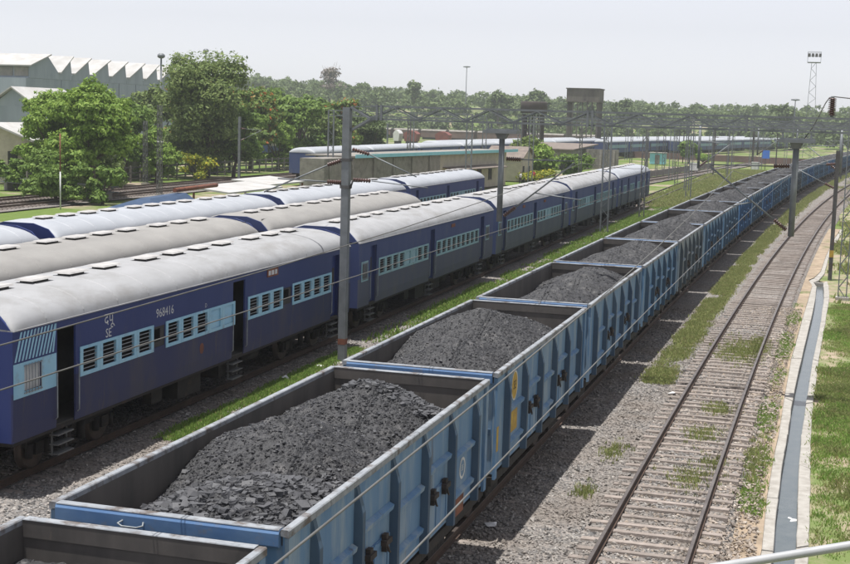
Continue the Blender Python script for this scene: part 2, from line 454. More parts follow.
def fbm(x, y, seed=0, o=4):
    s = 0; a = 1; t = 0
    for i in range(o):
        s = s+a*vnoise(x*2**i, y*2**i, seed+i*17); t += a; a *= .5
    return s/t
OCT_V = np.array([(1, 0, 0), (0, 1, 0), (-1, 0, 0), (0, -1, 0), (0, 0, 1), (0, 0, -1)], float)
OCT_F = np.array([(0, 1, 4), (1, 2, 4), (2, 3, 4), (3, 0, 4), (1, 0, 5), (2, 1, 5), (3, 2, 5), (0, 3, 5)])
CUB_V = np.array([(-1, -1, -1), (1, -1, -1), (1, 1, -1), (-1, 1, -1), (-1, -1, 1), (1, -1, 1), (1, 1, 1), (-1, 1, 1)], float)*.8
CUB_F = np.array([(0, 3, 2), (0, 2, 1), (4, 5, 6), (4, 6, 7), (0, 1, 5), (0, 5, 4), (1, 2, 6), (1, 6, 5), (2, 3, 7), (2, 7, 6), (3, 0, 4), (3, 4, 7)])
def lumps(P, size, flat=.6, tilt=.5, kind='cube', jit=.35):
    """P (N,3) centres, size (N,) -> verts, faces of irregular angular stones"""
    BV, BF = (CUB_V, CUB_F) if kind == 'cube' else (OCT_V, OCT_F)
    N = len(P); k = len(BV)
    v = BV[None]+rng.uniform(-jit, jit, (N, k, 3))
    sc = np.stack([rng.uniform(.7, 1.3, N), rng.uniform(.5, 1.0, N), rng.uniform(.5, 1.1, N)*flat], 1)
    v = v*sc[:, None]*size[:, None, None]
    a = rng.uniform(0, 2*np.pi, N); b = rng.normal(0, tilt, N)
    ca, sa, cb, sb = np.cos(a), np.sin(a), np.cos(b), np.sin(b)
    x, y, z = v[..., 0], v[..., 1], v[..., 2]
    y2 = y*cb[:, None]-z*sb[:, None]; z2 = y*sb[:, None]+z*cb[:, None]
    x3 = x*ca[:, None]-y2*sa[:, None]; y3 = x*sa[:, None]+y2*ca[:, None]
    v = np.stack([x3, y3, z2], -1)+P[:, None]
    F = BF[None]+(np.arange(N)*k)[:, None, None]
    return v.reshape(-1, 3), F.reshape(-1, 3)

# ------------------------------------------------------------------ track lines (x of the track centre as a function of y; rail tops at z = 0)
def x_right(y): return -2.8126+2.1368e-4*y*y
def x_wagon(y): return -7.3665+1.7381e-4*y*y
def x_coach(y): return -17.4819+0.2161e-4*y*y
def x_mid(y): return -22.1+0.2161e-4*y*y
def x_third(y): return -27.0+0.2161e-4*y*y
def x_farA(y):
    return float(np.interp(y, [60, 168, 200, 223, 296, 351, 452, 580], [-58.2, -58.6, -58.3, -57.2, -54.0, -48.7, -35.5, -11]))
def x_side1(y): return -65.0+(0 if y < 150 else 3.6e-4*(y-150)**2)
def x_side2(y): return -69.6+(0 if y < 150 else 3.6e-4*(y-150)**2)
def x_yard1(y): return -13.6+1.0e-4*(y-120)**2*(y > 120)+.035*(y-120)
def x_yard2(y): return -23.5+.09*(y-200)
def head(f, y): return -math.atan((f(y+.5)-f(y-.5)))

GZ = -0.24      # level of the stone bed
# ------------------------------------------------------------------ ground sheets
def build_ground():
    mb = MB()
    # one sheet to the horizon, with a finer middle
    xs = [-6000, -1500, -500, -250, -120, -60, -30, 60, 200, 900, 6000]
    ys = [-300, -20, 0, 60, 120, 200, 300, 420, 560, 700, 900, 1400, 9000]
    def gz(x, y):
        z = -.62
        return z
    V = [(x, y, gz(x, y)) for y in ys for x in xs]
    n = len(xs)
    F = [(j*n+i, j*n+i+1, (j+1)*n+i+1, (j+1)*n+i) for j in range(len(ys)-1) for i in range(n-1)]
    me = bpy.data.meshes.new('ground'); me.from_pydata(V, [], F); me.materials.append(MATS['land'])
    struct(link('ground', me))
    # stone bed shared by the coach tracks, the wagon track and the right-hand track
    ys = np.concatenate([np.arange(-12, 70, .33), np.arange(70, 160, 1.0), np.arange(160, 345, 4.0)])
    nx = 64
    V = []
    for y in ys:
        x0 = -31.0; x1 = x_right(y)+1.75
        if y > 130: x0 = x_wagon(y)-4.5-(y < 150)*((150-y)/20*8)
        for i in range(nx):
            t = i/(nx-1); x = x0+(x1-x0)*t
            z = GZ
            V.append((x, y, z))
    V = np.array(V)
    e = np.tile(np.minimum(np.arange(nx), np.arange(nx)[::-1]), len(ys))
    V[:, 2] += .035*fbm(V[:, 0]*.9, V[:, 1]*.9, 3)+.02*fbm(V[:, 0]*4, V[:, 1]*4, 5, 2)
    V[e == 0, 2] -= .34
    F = np.array([(j*nx+i, j*nx+i+1, (j+1)*nx+i+1, (j+1)*nx+i) for j in range(len(ys)-1) for i in range(nx-1)])
    struct(link('ballast_bed', tri_mesh('ballast_bed', V, F, ['ballast'], smooth=True)))
build_ground()

# ------------------------------------------------------------------ rails and sleepers
RAILP = [(-.07, -.17), (.07, -.17), (.07, -.155), (.014, -.135), (.014, -.04), (.036, -.03), (.036, -.004), (.03, 0), (-.03, 0), (-.036, -.004), (-.036, -.03), (-.014, -.04), (-.014, -.135), (-.07, -.155)]
def sweep_rail(f, off, y0, y1, step, z=0):
    ys = np.arange(y0, y1+.01, step)
    mb = MB(); n = len(RAILP)
    for y in ys:
        a = head(f, y); c, s_ = math.cos(a), math.sin(a)
        for (p, q) in RAILP:
            mb.v.append((f(y)+(off+p)*c, y+(off+p)*s_, q+z))
    for j in range(len(ys)-1):
        for k in range(n):
            k2 = (k+1) % n
            mb.face([j*n+k, j*n+k2, (j+1)*n+k2, (j+1)*n+k], 1 if k in (6, 7, 8) else 0)
    return mb
slp = MB()
# a worn prestressed sleeper: wider rail seats, dipped middle
for (a, b_, za, zb, w0, w1) in ((-1.37, -.55, -.195, -.185, .115, .11), (-.55, .55, -.185, -.185, .10, .10), (.55, 1.37, -.185, -.195, .11, .115)):
    zc = -.21 if a == -.55 else None
    slp.hull8([(a, -w0, -.36), (b_, -w1, -.36), (b_, w1, -.36), (a, w0, -.36),
               (a, -w0*.8, za), (b_, -w1*.8, zb), (b_, w1*.8, zb), (a, w0*.8, za)])
SLEEPER = slp.mesh('sleeper'); SLEEPER.materials.append(MATS['sleeper'])
CLIP = MB().box(-.13, .13, -.06, .06, -.17, -.135).mesh('rail_clip'); CLIP.materials.append(MATS['rail_side'])
def track(name, f, y0, y1, sl0, sl1, pitch=.62, bulk=None, gz=0, sleepers=True, dz=0.0):
    t = empty(name, (0, 0, 0)); struct(t)
    for s_ in (-.838-.035, .838+.035):
        sweep_rail(f, s_, y0, y1, 2.0 if y1-y0 < 200 else 3.0, gz).build('rail', ['rail_side', 'rail_top'], t)
    if sleepers:
        y = sl0; k = 0
        while y < sl1 and k < 300:
            d_ = dz+random.uniform(-.018, .012)-(.02 if y > 55 else 0)
            link('sleeper', SLEEPER, t, (f(y)+random.uniform(-.02, .02), y+random.uniform(-.02, .02), gz+d_), head(f, y)+random.uniform(-.008, .008))
            y += pitch; k += 1
        if bulk:
            mb = MB()
            while y < bulk:
                x = f(y); mb.box(x-1.37, x+1.37, y-.12, y+.12, -.36+gz, -.195+gz); y += pitch
            struct(mb.build('sleeper_bed', 'sleeper', t), 'stuff')
    return t
t = track('right_hand_track', x_right, -8, 330, 20.5, 200, bulk=300)
t = track('coal_train_track', x_wagon, -8, 330, 12, 100, dz=-.05)
t = track('coach_siding_track', x_coach, -8, 230, 18, 160, dz=-.05)
track('middle_siding_track', x_mid, -8, 140, 68, 100)
track('third_siding_track', x_third, -8, 170, 100, 135)

# ------------------------------------------------------------------ loose stones, grass
def stones(name, f0, f1, y0, y1, dens, sz, keep=None, zoff=0.0, m='ballast_stone'):
    area = 0
    ys = []
    N = int((f1(.5*(y0+y1))-f0(.5*(y0+y1)))*(y1-y0)*dens)
    u = rng.uniform(0, 1, N)
    y = y0+(y1-y0)*u**1.25
    a = np.array([f0(q) for q in y]); b_ = np.array([f1(q) for q in y])
    x = a+(b_-a)*rng.uniform(0, 1, N)
    z = GZ+.035*fbm(x*.9, y*.9, 3)+.02*fbm(x*4, y*4, 5, 2)+rng.uniform(-.006, .018, N)+zoff
    P = np.stack([x, y, z], 1)
    if keep is not None: P = P[keep(P)]
    s_ = rng.lognormal(math.log(sz), .32, len(P))
    V, F = lumps(P, s_, .8, .7, 'oct', .33)
    struct(link(name, tri_mesh(name, V, F, [m])), 'stuff')
def off_rail(P):
    d1 = np.abs(np.abs(P[:, 0]-np.array([x_right(q) for q in P[:, 1]]))-.873)
    return d1 > .055
stones('ballast_stones', lambda y: x_wagon(y)-1.0, lambda y: x_right(y)+.9, 20, 62, 150, .034, off_rail)

stones('ballast_stones', lambda y: -19.4, lambda y: -14.4, 20, 56, 120, .036)

def blades(name, P, h, mname, lean=.55, w=.014, per=9, spread=.06):
    """tufts of grass blades at points P"""
    N = len(P)
    B = np.repeat(P, per, 0); H = np.repeat(h, per)*rng.uniform(.5, 1.15, N*per)
    B = B+np.concatenate([rng.normal(0, spread, (N*per, 2)), np.zeros((N*per, 1))], 1)
    a = rng.uniform(0, 2*np.pi, N*per)
    ww = w*rng.uniform(.7, 1.5, N*per)
    sx, sy = np.cos(a)*ww, np.sin(a)*ww
    b_ = rng.uniform(0, 2*np.pi, N*per); L = H*lean*rng.uniform(.1, 1, N*per)
    tip = B+np.stack([np.cos(b_)*L, np.sin(b_)*L, H], 1)
    v0 = B+np.stack([sx, sy, 0*sx], 1); v1 = B-np.stack([sx, sy, 0*sx], 1)
    mid = B+np.stack([np.cos(b_)*L*.3, np.sin(b_)*L*.3, H*.6], 1)
    v2 = mid-np.stack([sx, sy, 0*sx], 1)*.8; 
    V = np.stack([v0, v1, v2, tip], 1)
    o = link(name, quads_mesh(name, V, 4, [mname]))
    return struct(o, 'stuff')
def scatter(f0, f1, y0, y1, dens, seed, thr, sc=.5, z=GZ, pw=1.0):
    N = int((f1(.5*(y0+y1))-f0(.5*(y0+y1)))*(y1-y0)*dens)
    y = y0+(y1-y0)*rng.uniform(0, 1, N)**pw
    a = np.array([f0(q) for q in y]); b_ = np.array([f1(q) for q in y])
    t_ = rng.uniform(0, 1, N); x = a+(b_-a)*t_
    edge = np.minimum(t_, 1-t_)*2
    k = fbm(x*sc*1.6, y*sc, seed, 4)+.45*np.minimum(edge*2, 1)-.35+rng.normal(0, .2, N) > thr
    return np.stack([x[k], y[k], np.full(k.sum(), z)], 1)

# ------------------------------------------------------------------ drain, right-hand ground
LO = [(-0.9, 10), (-.62, 22), (-.53, 27), (-.56, 31), (-.51, 35.3), (-.46, 37.7), (-.42, 43), (-.33, 50.5), (-.02, 61.5), (.23, 69.6), (.36, 74.4), (.16, 77.0), (.46, 78.3), (.84, 82.2), (1.22, 92.5), (1.9, 106.5), (2.6, 118)]
LI = [(-0.6, 10), (-.36, 22), (-.28, 27), (-.28, 31), (-.24, 35.5), (-.19, 37.7), (-.14, 42.5), (.06, 50.6), (.36, 61.0), (.58, 69.8), (.62, 74.6), (.46, 76.3), (.75, 77.5), (1.08, 81.5), (1.42, 91.5), (2.1, 105), (2.85, 117)]
RI = [(-0.15, 10), (.08, 22), (.17, 27.5), (.16, 31), (.15, 34.5), (.17, 38), (.27, 42.5), (.47, 50.8), (.79, 61.0), (.98, 69.9), (.99, 74.5), (.98, 76.6)]
RO = [(0.12, 10), (.33, 22), (.42, 27.7), (.43, 31), (.43, 34.2), (.44, 38), (.48, 42.7), (.66, 50.5), (.99, 61.0), (1.24, 70.3), (1.27, 75), (1.2, 77.6)]
def dens_line(L, n=6):
    o = []
    for (a, b_) in zip(L[:-1], L[1:]):
        for i in range(n):
            t_ = i/n; o.append((a[0]+(b_[0]-a[0])*t_, a[1]+(b_[1]-a[1])*t_))
    o.append(L[-1]); return o
def kerb(A, B, z0, z1, name, par, wob=.012):
    """cast kerb in lengths between two plan lines, each length a piece with its own edges"""
    for i in range(len(A)-1):
        sub = 4
        mb = MB(); ring = []
        for j in range(sub+1):
            t_ = j/sub
            if j == 0: t_ = .006
            if j == sub: t_ = .994
            a = [A[i][k]+(A[i+1][k]-A[i][k])*t_ for k in (0, 1)]; b_ = [B[i][k]+(B[i+1][k]-B[i][k])*t_ for k in (0, 1)]
            w = random.uniform(-wob, wob); w2 = random.uniform(-wob, wob)
            a[0] += w; b_[0] += w2; zz = z1+random.uniform(-.012, .008)
            base = len(mb.v)
            mb.v += [(a[0], a[1], z0), (a[0], a[1], zz-.015), (a[0]+.015, a[1], zz), (b_[0]-.015, b_[1], zz), (b_[0], b_[1], zz-.015), (b_[0], b_[1], z0)]
            ring.append(base)
        for r0, r1 in zip(ring[:-1], ring[1:]):
            for k in range(6):
                k2 = (k+1) % 6; mb.face([r0+k, r0+k2, r1+k2, r1+k], 0)
        mb.face([ring[0]+k for k in range(6)], 0); mb.face([ring[-1]+k for k in reversed(range(6))], 0)
        mb.build(name, 'concrete', par)
dr = empty('drain_channel', (0, 27, -.35)); dr.location = (0, 0, 0)
tag(dr, 'open concrete drain channel with pale kerbs and grey water beside the right hand track', 'drain')
kerb(LO, LI, -1.0, -.33, 'kerb_block', dr)
kerb(RI, RO, -1.0, -.36, 'kerb_block', dr)
mb = MB()
for i in range(len(RI)-1):
    mb.hull8([(LI[i][0], LI[i][1], -.99), (RI[i][0], RI[i][1], -.99), (RI[i+1][0], RI[i+1][1], -.99), (LI[i+1][0], LI[i+1][1], -.99),
              (LI[i][0], LI[i][1], -.9), (RI[i][0], RI[i][1], -.9), (RI[i+1][0], RI[i+1][1], -.9), (LI[i+1][0], LI[i+1][1], -.9)])
mb.build('channel_bed', 'concrete_old', dr)
mb = MB()
V = []
for a, b_ in zip(LI[:12], RI):
    V += [(a[0]-.03, a[1], -.575), (b_[0]+.03, b_[1], -.575)]
for v in V: mb.v.append(v)
for i in range(11): mb.face([2*i, 2*i+1, 2*i+3, 2*i+2], 0)
w_ = mb.build('drain_water', 'water'); struct(w_)
MB().box(.45, 1.22, 76.55, 76.8, -1.0, -.37).build('end_wall', 'concrete', dr)
# right-hand earth strips
def strip(name, fa, fb, y0, y1, z, m, step=.5, nx=26, amp=.04, seed=9):
    ys = np.arange(y0, y1, step); V = []
    for y in ys:
        a, b_ = fa(y), fb(y)
        for i in range(nx): V.append((a+(b_-a)*i/(nx-1), y, z))
    V = np.array(V); e = np.tile(np.arange(nx), len(ys))
    V[:, 2] += amp*fbm(V[:, 0]*.7, V[:, 1]*.7, seed)*np.minimum(1, e/4.0)
    F = np.array([(j*nx+i, j*nx+i+1, (j+1)*nx+i+1, (j+1)*nx+i) for j in range(len(ys)-1) for i in range(nx-1)])
    return struct(link(name, tri_mesh(name, V, F, [m], smooth=True)))
fLO = lambda y: float(np.interp(y, [p[1] for p in LO], [p[0] for p in LO]))
fRO = lambda y: float(np.interp(y, [p[1] for p in RO], [p[0] for p in RO])) if y < 77.6 else float(np.interp(y, [p[1] for p in LI], [p[0] for p in LI]))+.02
stones('ballast_stones', lambda y: x_right(y)-.8, lambda y: fLO(y)-.06, 20, 64, 125, .038, lambda P: off_rail(P) & ((P[:, 0] > np.array([x_right(q) for q in P[:, 1]])+.9) | (rng.uniform(0, 1, len(P)) < .4)), .0, 'ballast_stone_tan')
strip('track_side_earth', lambda y: x_right(y)+1.55, lambda y: fLO(y)+.03, 8, 118, -.29, 'soil', nx=12, amp=.02)
mat('bank_soil', (.33, .265, .195), (.23, .185, .13), 1.5, .95, .6, 9, c3=(.125, .165, .05), s3=.55, t3=.42, c3soft=.16)
strip('bank_earth', lambda y: fRO(y)-.03, lambda y: 42+.12*y, 8, 240, -.42, 'bank_soil', step=1.0, nx=40, amp=.10)

gb = lambda *a, **k: blades(*a, **k)
P = scatter(lambda y: fRO(y)+.02, lambda y: fRO(y)+4.6, 22, 68, 300, 21, -.13, .35, -.42)
P = P[(P[:, 1] > 36) | (rng.uniform(0, 1, len(P)) < .55)]
P[:, 2] += .05*np.clip(fbm(P[:, 0], P[:, 1], 4), 0, 1)
hh = .06+.12*np.clip(fbm(P[:, 0]*.6, P[:, 1]*.6, 8)+.35, 0, 1); dry = fbm(P[:, 0]*.8, P[:, 1]*.8, 14)+rng.normal(0, .25, len(P)) > .12
gb('bank_grass', P[~dry], hh[~dry], 'grass_blade', per=6, spread=.08, w=.012, lean=.9)
gb('bank_grass', P[dry], hh[dry]*1.25, 'grass_blade_dry', per=6, spread=.08, w=.010, lean=.9)
P = scatter(lambda y: fRO(y)+.1, lambda y: fRO(y)+14, 68, 230, 12, 25, .05, .12, -.40)
gb('bank_grass', P, np.full(len(P), .26), 'grass_blade_dry', per=8, spread=.2, w=.05)
P = scatter(lambda y: fLO(y)-.62, lambda y: fLO(y)-.02, 29, 66, 300, 33, .12, .33, -.30)
gb('kerb_grass', P, np.full(len(P), .11), 'grass_blade', per=8, spread=.06, w=.011, lean=.8)
P = scatter(lambda y: x_wagon(y)+2.1, lambda y: x_wagon(y)+3.1, 43, 108, 170, 41, -.14, .45)
gb('trackside_grass', P, np.full(len(P), .12), 'grass_blade_dry', per=8, spread=.09, w=.014, lean=.8)
P = scatter(lambda y: x_wagon(y)+2.2, lambda y: x_wagon(y)+3.0, 108, 300, 60, 43, -.1, .2)
gb('trackside_grass', P, np.full(len(P), .18), 'grass_blade_dry', per=7, spread=.2, w=.035)
for (cx, cy, rx, ry, n_) in ((-2.2, 50.5, .75, 2.6, 500), (-1.55, 51.5, .35, 2.8, 380), (-2.2, 39.8, .45, .9, 130), (-2.4, 36.2, .5, 1.0, 110), (-1.9, 33.2, .3, .7, 60), (-2.35, 31.6, .55, 1.1, 120), (-4.5, 29.5, .25, .6, 50), (-4.45, 33.5, .3, .9, 70), (-.95, 34, .25, 1.8, 90)):
    a = rng.normal(0, .5, (n_, 2))
    P = np.stack([cx+a[:, 0]*rx, cy+a[:, 1]*ry, np.full(n_, GZ+.02)], 1)
    gb('track_grass', P, np.full(n_, .11), 'grass_blade_dry', per=6, spread=.05, w=.012)
# strip between the coaches and the coal train
P = scatter(lambda y: x_coach(y)+1.75+.00*y, lambda y: x_wagon(y)-2.4, 46, 135, 50, 51, -.2, .3)
P = P[(P[:, 0] > -16.6)]
gb('siding_grass', P, np.full(len(P), .17), 'grass_blade', per=6, spread=.12, w=.03)
P = scatter(lambda y: -15.75, lambda y: -15.0, 30.2, 45, 220, 57, -.05, .5)
gb('siding_grass', P, np.full(len(P), .12), 'grass_blade', per=8, spread=.05, w=.016)
P = scatter(lambda y: x_coach(y)-.4, lambda y: x_wagon(y)-2.2, 135, 260, 9, 61, -.15, .1)
gb('siding_grass', P, np.full(len(P), .28), 'grass_blade_dry', per=8, spread=.22, w=.06)

# ------------------------------------------------------------------ coal wagons
HL = 5.03        # half body length
RIBS = (-4.08, -2.43, -.81, .81, 2.43, 4.08)
def wagon_parts():
    P = {}
    P['side_wall'] = MB().box(1.535, 1.56, -HL+.03, HL-.03, 1.16, 3.12)
    P['inner_lining'] = MB().box(1.515, 1.533, -HL+.05, HL-.05, 1.2, 3.12)
    c = MB(); c.prism([(1.515, 3.122), (1.622, 3.10), (1.622, 3.185), (1.61, 3.20), (1.525, 3.20), (1.515, 3.185)], 'y', -HL, HL); P['side_coping'] = c
    r = MB(); r.hull8([(1.562, -.10, 1.10), (1.655, -.065, 1.10), (1.655, .065, 1.10), (1.562, .10, 1.10), (1.562, -.10, 3.02), (1.60, -.065, 2.99), (1.60, .065, 2.99), (1.562, .10, 3.02)])
    r.v = [(x, y, z) for (x, y, z) in r.v]
    # ribs stay full depth up to z = 2.75 and then taper under the coping
    r = MB(); prof = [(1.10, .125), (2.70, .125), (3.06, .02)]
    b = 0
    for (z, d) in prof: r.v += [(1.562, -.08, z), (1.562+d, -.055, z), (1.562+d, .055, z), (1.562, .08, z)]
    for i in range(2):
        for k in range(4): r.face([i*4+k, i*4+(k+1) % 4, (i+1)*4+(k+1) % 4, (i+1)*4+k])
    r.face([3, 2, 1, 0]); r.face([8, 9, 10, 11]); P['stanchion'] = r
    P['corner_post'] = MB().hull8([(1.562, -.09, 1.05), (1.615, -.09, 1.05), (1.615, .09, 1.05), (1.562, .09, 1.05), (1.562, -.09, 3.09), (1.615, -.09, 3.09), (1.615, .09, 3.09), (1.562, .09, 3.09)])
    h = MB(); h.prism([(1.562, -.06), (1.63, -.05), (1.645, .02), (1.562, .06)], 'y', -.70, .70); P['rail_stiffener'] = h
    d = MB(); d.box(1.562, 1.583, -.66, .66, -.36, .36); d.box(1.583, 1.60, -.64, -.56, -.36, .36); d.box(1.583, 1.60, .56, .64, -.36, .36); d.box(1.583, 1.60, -.05, .05, -.36, .36); d.box(1.583, 1.60, -.56, -.05, .27, .34); d.box(1.583, 1.60, .05, .56, .27, .34); P['door'] = d
    k = MB(); k.box(1.585, 1.66, -.06, .06, -.14, .12); k.box(1.60, 1.69, -.14, .14, -.03, .05); k.tube([(1.67, -.1, .05), (1.70, -.05, -.12), (1.67, .1, -.18)], .018, 6); P['latch'] = k
    e = MB(); e.box(-1.53, 1.53, 4.965, 4.99, 1.16, 2.99); P['end_wall'] = e
    q = MB(); q.prism([(4.93, 2.98), (5.06, 2.98), (5.075, 3.0), (5.075, 3.15), (5.05, 3.192), (4.93, 3.192), (4.93, 3.15)], 'x', -1.51, 1.51); P['end_coping'] = q
    q2 = MB(); q2.prism([(4.925, 3.194), (5.06, 3.194), (5.055, 3.204), (4.93, 3.204)], 'x', -1.505, 1.505); P['coping_top'] = q2
    er = MB(); er.hull8([(-.08, 4.992, 1.1), (.08, 4.992, 1.1), (.05, 5.07, 1.1), (-.05, 5.07, 1.1), (-.08, 4.992, 2.97), (.08, 4.992, 2.97), (.05, 5.03, 2.97), (-.05, 5.03, 2.97)]); P['end_stanchion'] = er
    eb = MB().box(-1.5, 1.5, 4.992, 5.05, 1.95, 2.07); P['end_rail'] = eb
    P['floor'] = MB().box(-1.51, 1.51, -4.96, 4.96, 1.10, 1.18)
    u = MB(); u.box(-1.56, -1.46, -HL, HL, .92, 1.10); u.box(1.46, 1.56, -HL, HL, .92, 1.10); u.box(-.22, .22, -HL, HL, .72, 1.098)
    u.box(-1.5, 1.5, -HL-.02, -HL+.14, .80, 1.09); u.box(-1.5, 1.5, HL-.14, HL+.02, .80, 1.09); u.box(-1.45, 1.45, -3.6, -3.2, .82, 1.095); u.box(-1.45, 1.45, 3.2, 3.6, .82, 1.095); P['underframe'] = u
    br = MB(); br.tube([(.75, -.6, .62), (.75, .3, .62)], .2, 10); br.box(-.2, .7, -.1, .1, .5, .74); br.tube([(0, -3, .55), (0, 3, .55)], .025, 6); P['brake_gear'] = br
    cp = MB(); cp.box(-.11, .11, 5.05, 5.27, .93, 1.12); cp.box(-.16, .16, 5.2, 5.34, .9, 1.16); cp.tube([(.45, 5.05, .85), (.45, 5.2, .6), (.3, 5.33, .55)], .03, 6); P['coupler'] = cp
    sf = MB()
    for s_ in (-1, 1):
        x = s_*1.08
        sf.prism([(-1.35, .50), (-1.35, .72), (-.7, .82), (-.45, .70), (.45, .70), (.7, .82), (1.35, .72), (1.35, .50), (1.1, .42), (.6, .30), (-.6, .30), (-1.1, .42)], 'y', 0, 0) if False else None
        b0 = len(sf.v); pr = [(-1.35, .48), (-1.2, .40), (-.65, .62), (-.5, .30), (.5, .30), (.65, .62), (1.2, .40), (1.35, .48), (1.35, .72), (.7, .86), (-.7, .86), (-1.35, .72)]
        for xx in (x-.07, x+.07):
            for (p, q_) in pr: sf.v.append((xx, p, q_))
        n_ = len(pr)
        for k_ in range(n_): sf.face([b0+k_, b0+(k_+1) % n_, b0+n_+(k_+1) % n_, b0+n_+k_])
        sf.face([b0+k_ for k_ in range(n_)]); sf.face([b0+n_+k_ for k_ in reversed(range(n_))])
        for yy in (-.28, -.09, .10, .29): sf.tube([(x, yy, .32), (x, yy, .72)], .075, 8)
    sf.box(-1.05, 1.05, -.22, .22, .56, .86); P['bogie'] = sf
    w = MB()
    for s_ in (-1, 1):
        w.lathe([(.46, -.065), (.50, -.05), (.50, .05), (.535, .055), (.535, .085), (.2, .09), (.18, -.06)] if s_ < 0 else [(.18, .06), (.2, -.09), (.535, -.085), (.535, -.055), (.50, -.05), (.50, .05), (.46, .065)], (s_*.87, 0, .50), 'x', 20)
    w.tube([(-.95, 0, .5), (.95, 0, .5)], .08, 8); P['wheelset'] = w
    return P
WP = wagon_parts()
WM = {}
def wm(key, m, mirror=None):
    k = (key, m, mirror)
    if k not in WM:
        mb = WP[key]
        mb2 = MB(); mb2.f = list(mb.f); mb2.m = list(mb.m); mb2.smooth = list(mb.smooth)
        mb2.v = [((-v[0] if mirror and 'x' in mirror else v[0]), (-v[1] if mirror and 'y' in mirror else v[1]), v[2]) for v in mb.v]
        me = mb2.mesh(key); me.materials.append(MATS[m]); WM[k] = me
    return WM[k]
def make_wagon(i, blue, label, group, detail=2, fresh_end='end_blue', stiff=None):
    yc = 14.4028+10.713*(i-1)+HL
    w = empty('coal_wagon', (x_wagon(yc), yc, 0), head(x_wagon, yc))
    tag(w, label, 'coal wagon', group)
    rb = blue+'_rib'
    for mx in (None, 'x'):
        sg = -1 if mx else 1
        link('side_wall', wm('side_wall', blue, mx), w)
        link('inner_lining', wm('inner_lining', 'wagon_inside', mx), w)
        link('side_coping', wm('side_coping', 'wagon_rim', mx), w)
        if detail:
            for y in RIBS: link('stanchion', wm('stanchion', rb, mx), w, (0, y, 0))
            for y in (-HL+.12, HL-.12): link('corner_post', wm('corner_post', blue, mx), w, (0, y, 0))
            if mx is None or detail == 2:
                mids = [(RIBS[k]+RIBS[k+1])/2 for k in range(5)]
                for k, y in enumerate(mids):
                    link('stiffener', wm('rail_stiffener', blue, mx), w, (0, y, 2.37 if k in (1, 3) else 2.22))
                    if k in (1, 3):
                        dd = link('door', wm('door', blue, mx), w, (0, y, 1.62))
                        for ly in (-.36, .36): link('latch', wm('latch', 'latch', mx), dd, (0, ly, .30))
                    else:
                        link('stiffener', wm('rail_stiffener', blue, mx), w, (0, y, 1.52))
    for my in (None, 'y'):
        link('end_wall', wm('end_wall', blue if my else blue, my), w)
        link('end_coping', wm('end_coping', fresh_end if my else 'wagon_inside', my), w)
        link('coping_top', wm('coping_top', 'wagon_rim', my), w)
        if detail:
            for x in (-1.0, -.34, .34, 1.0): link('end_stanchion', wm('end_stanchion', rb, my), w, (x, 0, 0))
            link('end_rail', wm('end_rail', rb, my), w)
            link('coupler', wm('coupler', 'under', my), w)
    # inner faces of the ends
    link('floor', wm('floor', 'wagon_inside'), w)
    for sy in (-1, 1):
        il = WM.get('endlin')
        if il is None:
            il = MB().box(-1.51, 1.51, -.008, .008, 1.2, 3.0).mesh('end_lining'); il.materials.append(MATS['wagon_inside']); WM['endlin'] = il
        link('end_lining', il, w, (0, sy*4.953, 0))
    link('underframe', wm('underframe', 'under'), w)
    if detail: link('brake_gear', wm('brake_gear', 'under'), w)
    for y in (-3.25, 3.25):
        b = link('bogie', wm('bogie', 'under'), w, (0, y, 0))
        for yy in (-1.0, 1.0): link('wheelset', wm('wheelset', 'wheel'), b, (0, yy, 0))
    return w

ORD = ['', 'second', 'third', 'fourth', 'fifth', 'sixth', 'seventh', 'eighth', 'ninth', 'tenth', 'eleventh', 'twelfth']
WAG = []
bl = ['blue_weathered', 'blue_weathered', 'blue_weathered', 'blue_weathered', 'blue_mid', 'blue_dusty', 'blue_mid', 'blue_mid', 'blue_fresh', 'blue_mid']
for i in range(0, 30):
    if i == 0: lab, g = 'blue coal wagon cut off at the lower left corner, nearest of the coal train', 'coal wagons of the long train'
    elif i == 1: lab, g = 'large weathered blue coal wagon with flat grey slabs in its load', 'coal wagons of the long train'
    elif i == 2: lab, g = 'weathered blue coal wagon with a round yellow emblem on its side', 'coal wagons of the long train'
    elif i < 12: lab, g = 'open blue coal wagon, %s in the coal train counted from the lower left corner' % ORD[i], 'coal wagons of the long train'
    else: lab, g = 'small far blue coal wagon beyond the twelfth of the coal train', 'far coal wagons of the long train'
    b_ = bl[i] if i < len(bl) else random.choice(['blue_mid', 'blue_fresh', 'blue_fresh', 'blue_mid', 'blue_dusty'])
    WAG.append(make_wagon(i, b_, lab, g, 2 if i < 9 else 1 if i < 16 else 1, 'end_blue'))

def text_mesh(body, size, name):
    cu = bpy.data.curves.new(name, 'FONT'); cu.body = body; cu.size = size; cu.align_x = 'CENTER'; cu.align_y = 'CENTER'; cu.resolution_u = 2
    o = bpy.data.objects.new(name, cu); COL.objects.link(o)
    dg = bpy.context.evaluated_depsgraph_get()
    me = bpy.data.meshes.new_from_object(o.evaluated_get(dg))
    bpy.data.objects.remove(o); me.name = name
    return me
def put_text(body, size, m, parent, loc, sx=1.0, name='lettering'):
    """lettering lying on a wall that faces +x"""
    me = text_mesh(body, size, name); me.materials.clear(); me.materials.append(MATS[m])
    o = link(name, me, parent, loc); o.rotation_euler = (math.pi/2, 0, math.pi/2); o.scale = (sx, 1, 1)
    return o
